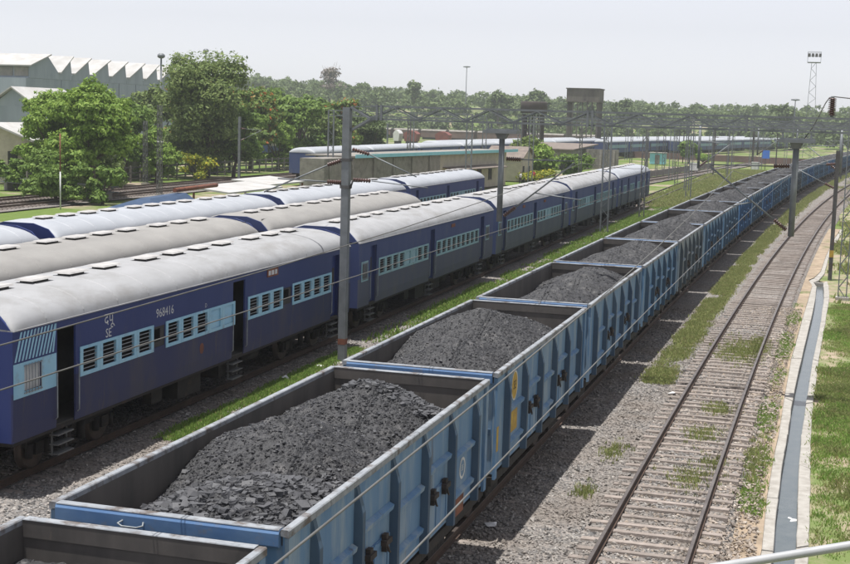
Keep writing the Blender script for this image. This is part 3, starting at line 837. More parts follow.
# marks on the second wagon: yellow oval emblem and yellow patches
w2 = WAG[2]
em = MB(); n_ = 28
ring = [(1.5635, .30*math.cos(2*math.pi*k/n_), 2.10+.36*math.sin(2*math.pi*k/n_)) for k in range(n_)]
inn = [(1.5635, .265*math.cos(2*math.pi*k/n_), 2.10+.325*math.sin(2*math.pi*k/n_)) for k in range(n_)]
em.v = ring+inn
for k in range(n_): em.face([k, (k+1) % n_, n_+(k+1) % n_, n_+k], 0)
em.face([n_+k for k in range(n_)], 1)
emb = em.build('emblem', ['white_paint', 'yellow_paint'], w2, (0.0035, -3.25, 0.78)); emb.scale = (1, .95, .88)
put_text('SE', .26, 'latch', w2, (1.5692, -3.25, 2.63), 1.0)
MB().box(1.562, 1.5655, -.34, .34, -.22, .22).build('yellow_patch', 'yellow_paint', w2, (0, -3.25, 1.88))
MB().box(1.616, 1.6195, -.09, .06, -.25, .25).build('yellow_patch', 'yellow_paint', w2, (0, -4.86, 1.85))
w1 = WAG[1]
em = MB(); ring = [(1.5635, .2*math.cos(2*math.pi*k/n_), .2*math.sin(2*math.pi*k/n_)) for k in range(n_)]
inn = [(1.5635, .15*math.cos(2*math.pi*k/n_), .15*math.sin(2*math.pi*k/n_)) for k in range(n_)]
em.v = ring+inn
for k in range(n_): em.face([k, (k+1) % n_, n_+(k+1) % n_, n_+k], 0)
em.build('emblem', 'white_paint', w1, (.002, 3.35, 1.88))
put_text('SE', .15, 'white_paint', w1, (1.5665, 3.35, 1.88))
MB().box(1.562, 1.565, -.3, .3, -.2, .2).build('rust_patch', 'rust', w1, (0, 3.2, 1.27))
# grab loop on the end of the large wagon
g = MB(); g.tube([(-.14, 0, .0), (-.17, -.07, -.02), (-.10, -.10, -.04), (.10, -.10, -.04), (.17, -.07, -.02), (.14, 0, 0)], .012, 6)
g.build('grab_handle', 'bars', w1, (-.42, -5.078, 3.09))

# ------------------------------------------------------------------ coal
def heap_h(x, y, kind, seed):
    """coal surface height in wagon coordinates"""
    n = .10*fbm(x*1.1+9, y*.8, seed)+.035*fbm(x*5, y*5, seed+3)
    if kind == 'big':       # the large wagon: three dumped cones, leaning to the right-hand rim
        z = 2.05+.10*x
        for (cx, cy, hz, sl) in ((.40, -3.3, 3.42, .52), (-.35, -.3, 3.62, .60), (-.05, 2.6, 3.58, .58), (.5, -4.7, 3.10, .42)):
            z = np.maximum(z, hz-sl*np.sqrt((x-cx)**2*.8+((y-cy)*.72)**2+.10))
    elif kind == 'second':
        z = 2.05+.12*x
        for (cx, cy, hz, sl) in ((-.05, .2, 3.80, .50), (.1, 2.3, 3.45, .52), (.1, -2.4, 3.48, .50), (.3, -4.3, 3.05, .42)):
            z = np.maximum(z, hz-sl*np.sqrt((x-cx)**2*.9+((y-cy)*.7)**2+.12))
    elif kind == 'near':
        z = 2.45+.05*x
        for (cx, cy, hz, sl) in ((-.3, 3.2, 3.02, .20), (.3, -2.2, 3.3, .55)):
            z = np.maximum(z, hz-sl*np.sqrt((x-cx)**2+((y-cy)*.7)**2+.1))
    else:
        r = np.random.default_rng(seed)
        z = 2.15+.1*x
        for k in range(4):
            cx = .08+r.uniform(-.25, .3); cy = -3.4+2.3*k+r.uniform(-.5, .5); hz = r.uniform(3.35, 3.75)
            z = np.maximum(z, hz-r.uniform(.50, .6)*np.sqrt((x-cx)**2*.9+((y-cy)*.7)**2+.12))
    z = z+n
    return np.clip(z, 1.6, 3.15+np.clip((1.5-np.abs(x)), 0, 2)*1.2)
def make_heap(kind, seed, nl, res, lump_big=0, reg=None):
    xs = np.linspace(-1.508, 1.508, int(3/res)); ys = np.linspace(-4.935, 4.935, int(9.87/res))
    X, Y = np.meshgrid(xs, ys); Z = heap_h(X, Y, kind, seed)+rng.normal(0, .012, X.shape)
    V = np.stack([X, Y, Z], -1).reshape(-1, 3); nx = len(xs)
    ii, jj = np.meshgrid(np.arange(nx-1), np.arange(len(ys)-1))
    b = (jj*nx+ii).ravel(); F = np.stack([b, b+1, b+nx+1, b+nx], 1)
    surf = tri_mesh('coal_heap', V, F, ['coal'])
    x = rng.uniform(-1.46, 1.46, nl); y = rng.uniform(-4.88, 4.88, nl)
    s_ = rng.lognormal(math.log(.0145), .42, nl)
    if lump_big:
        y2 = np.concatenate([rng.uniform(-4.85, -.9, int(lump_big*.68)), rng.uniform(2.3, 4.85, int(lump_big*.32))])
        x2 = rng.uniform(-1.4, 1.44, len(y2))
        k = ~((y2 > 2.2) & (x2 < -.5)) & ~((y2 < 0) & (y2 > -2.1+.9*x2))
        k |= (y2 > 2.2) & (x2 > -.2)
        x2, y2 = x2[k], y2[k]
        x = np.concatenate([x, x2]); y = np.concatenate([y, y2]); s_ = np.concatenate([s_, np.clip(rng.lognormal(math.log(.033), .52, len(x2)), .014, .105)])
    x = np.clip(x, -1.5+s_*1.1, 1.5-s_*1.1); y = np.clip(y, -4.92+s_*1.2, 4.92-s_*1.2)
    z = heap_h(x, y, kind, seed)+s_*.12
    # stones lie along the slope
    kd = 'cube' if lump_big else 'oct'
    V2, F2 = lumps(np.stack([x, y, z], 1), s_, .5 if lump_big else .8, .38, kd, .3)
    mi = np.repeat((s_ > (.034 if lump_big else .05)).astype(np.int32), len(CUB_F) if lump_big else len(OCT_F))
    lm = tri_mesh('coal_lumps', V2, F2, ['coal_fine', 'coal_lump'], mi)
    return surf, lm
HEAPS = {'near': make_heap('near', 3, 3500, .06), 'big': make_heap('big', 11, 13000, .035, 6500), 'second': make_heap('second', 23, 14000, .04)}
for k in range(3): HEAPS['v%d' % k] = make_heap('var', 31+k*7, 6000, .07)
for i, w in enumerate(WAG):
    key = {0: 'near', 1: 'big', 2: 'second'}.get(i, 'v%d' % (i % 3))
    surf, lm = HEAPS[key]
    o = link('coal_heap', surf, None, w.location, w.rotation_euler.z)
    l2 = link('coal_lumps', lm, o); struct(l2, 'stuff')
    if i == 0: lab = 'dark coal heap in the wagon cut off at the lower left corner'
    elif i == 1: lab = 'big coal heap with flat grey slabs at both ends, in the nearest whole wagon'
    elif i == 2: lab = 'rounded fine coal heap in the wagon with the yellow emblem'
    elif i < 12: lab = 'coal heap in the %s wagon of the coal train counted from the lower left' % ORD[i]
    else: lab = 'far coal heap in a wagon beyond the twelfth of the coal train'
    tag(o, lab, 'coal', 'coal loads in the wagons' if i < 12 else 'far coal loads in the wagons')

# ------------------------------------------------------------------ passenger coaches
CL = 21.30; HC = CL/2
WZ0, WZ1 = 2.07, 2.60          # window opening
FZ0, FZ1 = 1.98, 2.67          # pale frame band
XS = 1.62
# (kind, y0, y1) along the visible side, measured from the near end
LAYOUT_A = [('endwin', .40, 1.10), ('door', 1.72, 2.50)] + [('win', 2.67+.89*k, 2.67+.89*(k+1)) for k in range(4)] + [('slot', 6.27, 6.86)] + \
    [('win', 6.90+.864*k, 6.90+.864*(k+1)) for k in range(3)] + [('shut', 6.90+.864*k, 6.90+.864*(k+1)) for k in (3, 4)] + [('door', 11.10, 11.95)] + \
    [('win', 12.15+.905*k, 12.15+.905*(k+1)) for k in range(3)] + [('slot', 14.92, 15.62)] + [('win', 15.67+.905*k, 15.67+.905*(k+1)) for k in range(4)] + [('cdoor', 19.35, 20.15)]
LAYOUT_B = [('endwin', .35, .95), ('cdoor', 1.30, 2.05)] + [('win', 2.3+.86*k, 2.3+.86*(k+1)) for k in range(4)] + [('shut', 2.3+.86*k, 2.3+.86*(k+1)) for k in (4, 5)] + [('win', 2.3+.86*k, 2.3+.86*(k+1)) for k in (6, 7)] + \
    [('cdoor', 9.45, 10.2)] + [('win', 10.45+.86*k, 10.45+.86*(k+1)) for k in range(9)] + [('cdoor', 18.55, 19.3), ('endwin', 19.7, 20.4)]
LAYOUT_C = [('endwin', .35, .95), ('cdoor', 1.30, 2.05)] + [('win', 2.3+.86*k, 2.3+.86*(k+1)) for k in range(8)] + \
    [('cdoor', 9.45, 10.2)] + [('win', 10.45+.86*k, 10.45+.86*(k+1)) for k in range(3)] + [('shut', 10.45+.86*k, 10.45+.86*(k+1)) for k in (3, 4)] + [('win', 10.45+.86*k, 10.45+.86*(k+1)) for k in range(5, 9)] + [('cdoor', 18.55, 19.3), ('endwin', 19.7, 20.4)]
LAYOUT_E = [('endwin', .35, .95), ('cdoor', 1.30, 2.05), ('win', 2.9, 3.8), ('win', 3.8, 4.7), ('cdoor', 5.6, 6.4), ('win', 7.1, 8.0), ('win', 8.0, 8.9), ('win', 8.9, 9.8), ('cdoor', 10.6, 11.4), ('shut', 12.0, 12.9), ('win', 12.9, 13.8),
            ('cdoor', 14.6, 15.4), ('win', 16.0, 16.9), ('win', 16.9, 17.8), ('cdoor', 18.55, 19.3), ('endwin', 19.7, 20.4)]
MC = {}
def cm(key, fn, mats):
    k = (key, tuple(mats))
    if k not in MC:
        me = fn().mesh(key.split('|')[0])
        for m in mats: me.materials.append(MATS[m])
        MC[k] = me
    return MC[k]
def side_panels(layout):
    """wall of the visible side, with real openings; returns lower, band and upper plates"""
    lo = MB(); mid = MB(); upm = MB(); T = .05
    doors = [(a, b) for k, a, b in layout if k in ('door', 'cdoor')]
    ops = sorted([(a, b, k) for k, a, b in layout])
    def spans(excl):
        y = 0; out = []
        for a, b in sorted(excl):
            if a > y: out.append((y, a))
            y = b
        if y < CL: out.append((y, CL))
        return out
    for a, b in spans(doors):
        y0, y1 = a-HC, b-HC
        lo.prism([(XS-.055, 1.0), (XS-T, 1.30), (XS-T, WZ0-.001), (XS, WZ0-.001), (XS, 1.32), (XS-.035, 1.0)], 'y', y0, y1)
        upm.box(XS-T, XS, y0, y1, WZ1+.001, 3.40)
    for a, b in doors: upm.box(XS-T, XS, a-HC, b-HC, 3.22, 3.40)
    cuts = []
    for k, a, b in layout:
        if k in ('door', 'cdoor', 'slot'): cuts.append((a, b))
        elif k == 'endwin': cuts.append((a+.02, b-.02))
        else: cuts.append((a+.115, b-.115))
    return lo, spans(cuts), upm
def frame_mesh(w, ow):
    m = MB(); x0, x1 = XS+.001, XS+.022
    m.box(x0, x1, -w/2+.004, -ow/2, FZ0, FZ1); m.box(x0, x1, ow/2, w/2-.004, FZ0, FZ1)
    m.box(x0, x1, -ow/2, ow/2, FZ0, WZ0); m.box(x0, x1, -ow/2, ow/2, WZ1, FZ1)
    # inner lip
    m.box(XS-.05, x1-.004, -ow/2, -ow/2+.018, WZ0, WZ1); m.box(XS-.05, x1-.004, ow/2-.018, ow/2, WZ0, WZ1)
    return m
def bars_mesh(ow):
    m = MB()
    for k in range(5):
        z = WZ0+(k+.7)*(WZ1-WZ0)/5.6; m.box(XS-.018, XS-.002, -ow/2+.019, ow/2-.019, z-.009, z+.009)
    return m
def shutter_mesh(ow):
    m = MB()
    for k in range(11):
        z = WZ0+k*(WZ1-WZ0)/11
        m.hull8([(XS-.045, -ow/2+.02, z), (XS-.012, -ow/2+.02, z-.004), (XS-.012, ow/2-.02, z-.004), (XS-.045, ow/2-.02, z),
                 (XS-.045, -ow/2+.02, z+.056), (XS-.03, -ow/2+.02, z+.056), (XS-.03, ow/2-.02, z+.056), (XS-.045, ow/2-.02, z+.056)])
    return m
def roof_mesh(fold=0):
    m = MB(); n = 18
    st = [(-HC+.02, .10), (-HC+.06, .45), (-HC+.16, .72), (-HC+.34, .90), (-HC+.6, .985), (-HC+.9, 1.0)]
    k_ = 14
    mids = [(-HC+.9+(CL-1.8)*i/k_, 1.0) for i in range(1, k_)]
    st = st+mids+[(-y, f) for y, f in reversed(st)]
    for (y, f) in st:
        for i in range(n+1):
            t_ = math.pi*i/n
            c = math.cos(t_); x = (XS+.015)*(abs(c)**.86)*(1 if c >= 0 else -1)
            z = 3.40+.63*(math.sin(t_)**.92)*f
            m.v.append((x, y, z))
    for j in range(len(st)-1):
        for i in range(n):
            m.face([j*(n+1)+i, j*(n+1)+i+1, (j+1)*(n+1)+i+1, (j+1)*(n+1)+i], 0, True)
    for j in (0, len(st)-1):
        m.face([j*(n+1)+i for i in range(n+1)], 0)
    for q in range(13):          # raised lap seams across the roof
        y = -HC+1.3+q*1.56; b = len(m.v)
        for i in range(n+1):
            t_ = math.pi*i/n; c = math.cos(t_); x = (XS+.015)*(abs(c)**.86)*(1 if c >= 0 else -1); z = 3.40+.63*(math.sin(t_)**.92)
            m.v += [(x*1.001, y-.022, z-.002), (x*1.006, y, z+.011), (x*1.001, y+.022, z-.002)]
        for i in range(n):
            for e in (0, 1): m.face([b+i*3+e, b+i*3+e+1, b+(i+1)*3+e+1, b+(i+1)*3+e], 0)
    return m
def vent_mesh():
    m = MB(); m.box(-.17, .17, -.33, .33, 4.0, 4.085, 1); m.hull8([(-.24, -.46, 4.086), (.24, -.46, 4.086), (.24, .46, 4.086), (-.24, .46, 4.086), (-.2, -.43, 4.125), (.2, -.43, 4.125), (.2, .43, 4.125), (-.2, .43, 4.125)], 0)
    return m
def hatch_mesh():
    m = MB(); b = 0; n = 8
    prof = [(1.30, 3.70), (1.52, 3.56), (1.50, 3.64), (1.32, 3.79)]
    m.prism(prof, 'y', -.36, .36); return m
def end_mesh():
    m = MB(); pr = [(-XS+.03, 1.0), (XS-.03, 1.0), (XS-.03, 3.40), (1.2, 3.80), (.6, 3.98), (-.6, 3.98), (-1.2, 3.80), (-XS+.03, 3.40)]
    m.prism(pr, 'y', -.03, .03); return m
def bellows_mesh():
    m = MB()
    for k in range(3): m.box(-.62+.02*(k % 2), .62-.02*(k % 2), .03+.14*k, .155+.14*k, 1.05, 3.12-.02*(k % 2))
    return m
def step_mesh():
    m = MB()
    for s_ in (-.30, .30): m.box(XS-.22, XS-.18, s_-.015, s_+.015, .32, 1.0)
    for z in (.34, .56, .78): m.box(XS-.24, XS-.02, -.34, .34, z, z+.03)
    return m
def cbogie_mesh():
    m = MB()
    for s_ in (-1, 1):
        x = s_*1.0
        m.hull8([(x-.06, -1.9, .55), (x+.06, -1.9, .55), (x+.06, 1.9, .55), (x-.06, 1.9, .55), (x-.06, -1.9, .78), (x+.06, -1.9, .78), (x+.06, 1.9, .78), (x-.06, 1.9, .78)])
        for yy in (-1.45, 1.45):
            m.box(x-.12, x+.12, yy-.16, yy+.16, .34, .62)
            for q in (-.34, .34): m.tube([(x+s_*.05, yy+q, .30), (x+s_*.05, yy+q, .62)], .09, 8)
        for q in (-.3, .3): m.tube([(x+s_*.12, q, .3), (x+s_*.12, q, .75)], .1, 8)
        m.box(x-.05, x+.1, -.55, .55, .24, .32)
    m.box(-1.0, 1.0, -.3, .3, .5, .8); m.box(-1.0, 1.0, -1.9, -1.75, .55, .75); m.box(-1.0, 1.0, 1.75, 1.9, .55, .75)
    return m
def cunder_mesh():
    m = MB(); m.box(-1.56, 1.56, -HC+.05, HC-.05, .92, 1.02); m.box(-.35, .35, -HC+.2, HC-.2, .74, .919)
    return m
def gear_mesh():
    m = MB(); m.box(.75, 1.40, -2.6, -1.2, .36, .90); m.box(.7, 1.3, .2, 1.6, .42, .90); m.tube([(.9, 2.3, .62), (.9, 3.6, .62)], .2, 10); m.box(-1.35, -.7, -3, 1.0, .4, .9); m.tube([(-.9, 1.6, .6), (-.9, 2.8, .6)], .22, 10); m.box(1.1, 1.35, -4.0, -3.4, .5, .9)
    return m
def closed_door_mesh(w):
    m = MB(); m.box(XS-.20, XS-.16, -w/2, w/2, 1.02, 3.22); m.box(XS-.158, XS-.14, -w/2+.1, w/2-.1, 1.15, 1.9); m.box(XS-.162, XS-.06, -w/2, -w/2+.02, 1.02, 3.22); m.box(XS-.162, XS-.06, w/2-.02, w/2, 1.02, 3.22)
    m.box(XS-.158, XS-.15, -w/2+.16, w/2-.16, 2.1, 2.75, 1)
    return m
def make_coach(f, yc, layout, lk, scheme, roof, label, group, right=True, length=1.0, full=True, marks=False, gutter=False, ends=True):
    navy, lower, pale = scheme
    c = empty('passenger_coach', (f(yc), yc, 0), head(f, yc)); c.scale = (1, length, 1)
    tag(c, label, 'train coach', group)
    if right:
        lo, mid, upm = side_panels(layout)
        link('lower_panel', cm('lower_panel|'+lk, lambda: lo, [lower]), c)
        for i_, (a, b) in enumerate(mid): link('window_pier', cm('window_pier|%.3f' % (b-a), lambda: MB().box(XS-.05, XS, -(b-a)/2, (b-a)/2, WZ0, WZ1), [navy]), c, (0, (a+b)/2-HC, 0))
        link('upper_panel', cm('upper_panel|'+lk, lambda: upm, [navy]), c)
    else:
        link('side_wall', cm('side_wall|plain', lambda: MB().box(XS-.05, XS, -HC, HC, 1.0, 3.40), [navy]), c)
    link('side_wall', cm('side_wall|left', lambda: MB().box(-XS, -XS+.05, -HC, HC, 1.0, 3.40), [navy]), c)
    r = link('roof', cm('roof', roof_mesh, [roof]), c)
    link('gutter', cm('gutter', lambda: MB().box(XS+.016, XS+.045, -HC+.1, HC-.1, 3.40, 3.425), ['vent' if roof == 'roof_grey' else 'roof_white']), r)
    if gutter:
        link('gutter', cm('gutter|mid', lambda: MB().bar((1.12, -HC+.3, 3.875), (1.12, HC-.3, 3.875), .03, .02), ['vent_base']), r)
    k = 0; y = -HC+1.6
    while y < HC-1.0:
        link('ventilator', cm('ventilator', vent_mesh, ['vent', 'vent_base']), r, (.10, y, 0)); y += 1.62+(.6 if k % 4 == 3 else 0); k += 1
    for y in (-6.2, 0.6, 7.4): link('roof_hatch', cm('roof_hatch', hatch_mesh, [roof]), r, (0, y, 0))
    for s_ in (-1, 1):
        e = link('end_wall', cm('end_wall', end_mesh, [navy]), c, (0, s_*(HC-.05), 0))
        if ends:
            b = link('vestibule', cm('vestibule', bellows_mesh, ['vent_base']), c, (0, s_*(HC-.02), 0))
            if s_ < 0: b.rotation_euler.z = math.pi
            for bx in (-.98, .98):
                bf = link('buffer', cm('buffer', lambda: MB().tube([(0, 0, 1.08), (0, .38, 1.08)], .09, 10).tube([(0, .38, 1.08), (0, .43, 1.08)], .22, 14), ['under']), c, (bx, s_*(HC-.02), 0))
                if s_ < 0: bf.rotation_euler.z = math.pi
    link('underframe', cm('underframe', cunder_mesh, ['under']), c)
    link('underfloor_gear', cm('underfloor_gear', gear_mesh, ['under']), c)
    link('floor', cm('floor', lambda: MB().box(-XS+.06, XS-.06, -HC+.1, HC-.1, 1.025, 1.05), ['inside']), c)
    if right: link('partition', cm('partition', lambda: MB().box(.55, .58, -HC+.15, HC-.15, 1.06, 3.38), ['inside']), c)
    for y in (-7.4, 7.4):
        b = link('bogie', cm('bogie', cbogie_mesh, ['under']), c, (0, y, 0))
        for yy in (-1.45, 1.45): link('wheelset', wm('wheelset', 'wheel'), b, (0, yy, -.03))
    if right:
        for kind, a, b in layout:
            y = (a+b)/2-HC; w = b-a
            if kind in ('win', 'shut'):
                fr = link('window_frame', cm('window_frame|%.3f' % w, lambda: frame_mesh(w, w-.23), [pale]), c, (0, y, 0))
                if kind == 'win': link('window_bars', cm('window_bars|%.3f' % w, lambda: bars_mesh(w-.23), ['bars']), fr)
                else: link('shutter', cm('shutter|%.3f' % w, lambda: shutter_mesh(w-.23), [pale]), fr)
            elif kind == 'slot':
                fr = link('emergency_window', cm('emergency_window|%.3f' % w, lambda: MB().box(XS-.045, XS-.01, -w/2, w/2, WZ0, WZ0+.14).box(XS-.045, XS-.01, -w/2, w/2, WZ1-.06, WZ1).box(XS-.04, XS-.015, w/2-.22, w/2, WZ0+.141, WZ1-.061), ['vent_base']), c, (0, y, 0))
            elif kind == 'endwin':
                def ew():
                    q0, q1 = (-.73, .93) if marks else (-.39, .39)
                    m = MB(); m.box(XS+.001, XS+.008, q0, q1, 1.95, WZ0); m.box(XS+.001, XS+.008, q0, q1, WZ1, 2.70)
                    m.box(XS+.001, XS+.008, q0, -w/2+.02, WZ0, WZ1); m.box(XS+.001, XS+.008, w/2-.02, q1, WZ0, WZ1); return m
                fr = link('end_window', cm('end_window|%.3f%d' % (w, marks), ew, [pale]), c, (0, y, 0))
                link('pane', cm('pane|%.3f' % w, lambda: MB().box(XS-.04, XS-.03, -w/2+.021, w/2-.021, WZ0, WZ1), ['inside_pale' if marks else 'inside']), fr)
                def eb():
                    m = MB()
                    for q in range(6): m.tube([(XS+.03, -w/2+.06+q*(w-.12)/5, WZ0-.06), (XS+.03, -w/2+.06+q*(w-.12)/5, WZ1+.05)], .010, 5)
                    m.box(XS+.009, XS+.03, -w/2, w/2, WZ0-.05, WZ0-.03); m.box(XS+.009, XS+.03, -w/2, w/2, WZ1+.01, WZ1+.03); return m
                link('window_bars', cm('window_bars|end%.3f' % w, eb, ['bars']), fr)
            elif kind == 'cdoor':
                link('door', cm('door|%.3f' % w, lambda: closed_door_mesh(w), [navy, 'inside']), c, (0, y, 0))
            elif kind == 'door':
                def op():
                    m = MB(); m.box(XS-.42, XS-.38, -w/2-.05, w/2-.22, 1.06, 3.2); m.box(XS-.37, XS-.06, -w/2-.04, -w/2-.01, 1.06, 3.2); m.box(XS-.378, XS-.36, -w/2+.04, w/2-.3, 1.95, 2.0); m.box(XS-.378, XS-.36, -w/2+.04, w/2-.3, 1.3, 1.36); return m
                link('door_leaf', cm('door_leaf|%.3f' % w, op, ['inside_pale']), c, (0, y, 0))
            if kind in ('door', 'cdoor'):
                link('footstep', cm('footstep', step_mesh, ['steel_grey']), c, (0, y, 0))
                link('handrail', cm('handrail', lambda: MB().tube([(XS, 0, 1.2), (XS+.05, 0, 1.25), (XS+.05, 0, 2.25), (XS, 0, 2.3)], .014, 6), ['bars']), c, (0, y-w/2-.07, 0))
                link('handrail', cm('handrail', lambda: MB(), ['bars']), c, (0, y+w/2+.07, 0))
    return c
SA = ('navy_a', 'lower_a', 'pale_a'); SB = ('navy_b', 'lower_b', 'pale_b'); SC = ('navy_c', 'lower_c', 'pale_b')
y0 = 24.151+HC; PT = 22.263
G1 = 'coaches of the front blue train'
cA = make_coach(x_coach, y0, LAYOUT_A, 'A', SA, 'roof_white', 'dark blue coach with diagonal stripes and number 968416, nearest of the front train', G1, marks=True)
cB = make_coach(x_coach, y0+PT, LAYOUT_B, 'B', SB, 'roof_white', 'faded blue grey coach behind the tall grey mast, second of the front train', G1)
cC = make_coach(x_coach, y0+2*PT, LAYOUT_C, 'C', SC, 'roof_white', 'faded blue and grey green coach, third of the front train', G1)
cD = make_coach(x_coach, y0+3*PT, LAYOUT_B, 'B', SC, 'roof_white', 'faded blue and grey green coach, fourth of the front train', G1)
cE = make_coach(x_coach, y0+4*PT, LAYOUT_E, 'E', SC, 'roof_silver', 'far end coach of the front train with pale silver roof and many doors', G1)
# paint marks of the nearest coach
def coach_y(v): return v-HC
put_text('दपू', .40, 'white_paint', cA, (XS+.003, coach_y(4.0), 3.14), 1.0)
put_text('SE', .30, 'white_paint', cA, (XS+.003, coach_y(3.98), 2.80), 1.0)
put_text('968416', .33, 'white_paint', cA, (XS+.003, coach_y(6.87), 2.93), 1.0)
put_text('D', .17, 'white_paint', cA, (XS+.003, coach_y(9.3), 2.78), 1.0)
st = MB()
for k in range(12):
    y_ = coach_y(.06)+k*.132; z0, z1 = 2.74, 3.36; sh = .24
    st.v += []
    b = len(st.v); st.v += [(XS+.004, y_-.0, z0), (XS+.004, y_+.068, z0), (XS+.004, min(y_+.068+sh, coach_y(1.70)), z1), (XS+.004, min(y_+sh, coach_y(1.66)), z1)]
    st.face([b, b+1, b+2, b+3])
st.build('painted_stripes', 'pale_a', cA)
MB().box(XS+.001, XS+.03, -.42, .42, 3.10, 3.34).build('name_board', 'rust', cA, (0, coach_y(14.0), 0))
nb = MB()
for q in (-.28, -.03, .22): nb.box(XS+.031, XS+.033, q-.08, q+.10, 3.15, 3.29)
nb.build('board_letters', 'white_paint', cA, (0, coach_y(14.0), 0))
em = MB(); ring = [(XS+.004, .13*math.cos(2*math.pi*k/16), 1.62+.15*math.sin(2*math.pi*k/16)) for k in range(16)]; em.v = ring; em.face(list(range(16)))
em.build('crest', 'rust', cA, (0, coach_y(9.05), 0))
for cc, yy in ((cB, 13.2), (cC, 6.5), (cC, 12.6)):
    MB().box(XS+.001, XS+.03, -.3, .3, 3.1, 3.25).build('name_board', 'rust', cc, (0, coach_y(yy), 0))

G2 = 'coaches of the grey roofed middle train'
ym = 48.45
make_coach(x_mid, ym-.48-HC, LAYOUT_B, 'B', SB, 'roof_grey', 'grey roofed coach of the middle train, nearest and cut by the left edge', G2, right=False, gutter=True)
make_coach(x_mid, ym+.48+HC, LAYOUT_B, 'B', SB, 'roof_grey', 'grey roofed coach at the far end of the middle train', G2, right=False, gutter=True)
G3 = 'coaches of the white roofed back train'
SD = ('navy_b', 'pale_b', 'pale_b')
sc = .955; p3 = 21.3
for k, (yy, lab, rgt) in enumerate(((41.0-p3/2, 'white roofed coach of the back train cut by the left edge', False), (41.0+p3/2, 'white roofed coach of the back train, second from the left edge', False),
                          (41.0+1.5*p3, 'white roofed coach of the back train, third from the left edge', True), (41.0+2.5*p3, 'white roofed coach with light blue window band at the far end of the back train', True))):
    make_coach(x_third, yy, LAYOUT_C, 'C', SD if rgt else SA, 'roof_silver', lab, G3, right=rgt, length=sc)

# ------------------------------------------------------------------ far coaches
def far_coach_parts(blue, roof):
    b = MB(); b.box(-1.6, 1.6, -10.4, 10.4, .95, 3.4)
    w = MB()
    for k in range(18):
        y = -8.6+k*1.0
        w.box(1.601, 1.62, y-.32, y+.32, 2.0, 2.75)
    d = MB()
    for y in (-9.5, 0.0, 9.5): d.box(1.601, 1.615, y-.4, y+.4, 1.0, 3.2)
    u = MB(); u.box(-1.4, 1.4, -10, 10, .75, .95)
    for y in (-7.4, 7.4):
        u.box(-1.1, 1.1, y-1.9, y+1.9, .3, .75)
        for yy in (-1.4, 1.4): u.lathe([(.5, -1.0), (.5, 1.0)], (0, y+yy, .5), 'x', 10)
    return b, w, d, u
FC = {}
def far_coach(x, y, rz, label, group, blue='navy_c', win='pale_b', roof='roof_silver', z=0):
    c = empty('passenger_coach', (x, y, z), rz); tag(c, label, 'train coach', group)
    k = (blue, win, roof)
    if k not in FC:
        b, w, d, u = far_coach_parts(blue, roof)
        L = []
        for nm, mb, m in (('body', b, blue), ('window_band', w, win), ('doors', d, 'dark_opening'), ('underframe', u, 'under')):
            me = mb.mesh(nm); me.materials.append(MATS[m]); L.append((nm, me))
        FC[k] = L
    for nm, me in FC[k]:
        o_ = link(nm, me, c)
        if nm in ('window_band', 'doors'): struct(o_, 'stuff')
    r = link('roof', cm('roof', roof_mesh, [roof]), c); r.scale = (1, .98, 1)
    return c
yy = 160.0; k = 0
while yy < 560:
    far_coach(x_farA(yy), yy, head(x_farA, yy), 'white roofed blue coach behind the turquoise edged platform building, %s from the tall mast' % (['first']+ORD[1:])[k] if yy < 235 else 'small far white roofed blue coach in the distant yard row', 'far coaches in the distant yard row' if yy >= 235 else 'coaches behind the platform building')
    yy += 22.3; k += 1
xb = lambda y: x_farA(y)-6.0
yy = 232.0
while yy < 560:
    far_coach(xb(yy), yy, head(xb, yy), 'far white roofed coach of the rear yard row, mostly hidden behind another row', 'coaches of the rear yard row', blue='navy_b')
    yy += 22.3
xd = lambda y: x_farA(y)+6.0
yy = 318.0
while yy < 540:
    far_coach(xd(yy), yy, head(xd, yy), 'far white roofed blue coach of the nearest row beyond the teal cabin', 'coaches of the near yard row', blue='navy_b')
    yy += 22.3
xe = lambda y: x_farA(y)+12.0
yy = 372.0
while yy < 540:
    far_coach(xe(yy), yy, head(xe, yy), 'far blue coach of the frontmost yard row near the blue sign board', 'coaches of the frontmost yard row', blue='navy_c')
    yy += 22.3
far_coach(-96, 232, .1, 'blue coach with pale windows standing among trees behind the tall grey mast', 'lone coaches by the trees', blue='navy_c', win='cream_wall')

# ------------------------------------------------------------------ side tracks
track('left_track', x_side1, 30, 330, 92, 180, bulk=None, gz=-.2)
track('left_back_track', x_side2, 30, 330, 92, 180, bulk=None, gz=-.2)
strip('left_track_bed', lambda y: x_side2(y)-2.2, lambda y: x_side1(y)+2.4, 60, 250, -.50, 'ballast', step=2, nx=12, amp=.03)
track('yard_track', x_yard1, 120, 330, 124, 230, gz=-.15)
strip('yard_track_bed', lambda y: x_yard1(y)-1.9, lambda y: x_yard1(y)+1.9, 110, 330, -.46, 'ballast', step=2, nx=10, amp=.03)
track('yard_back_track', x_yard2, 185, 360, 190, 250, gz=-.15)
strip('yard_back_bed', lambda y: x_yard2(y)-1.9, lambda y: x_yard2(y)+1.9, 185, 360, -.46, 'ballast', step=2, nx=10, amp=.03)

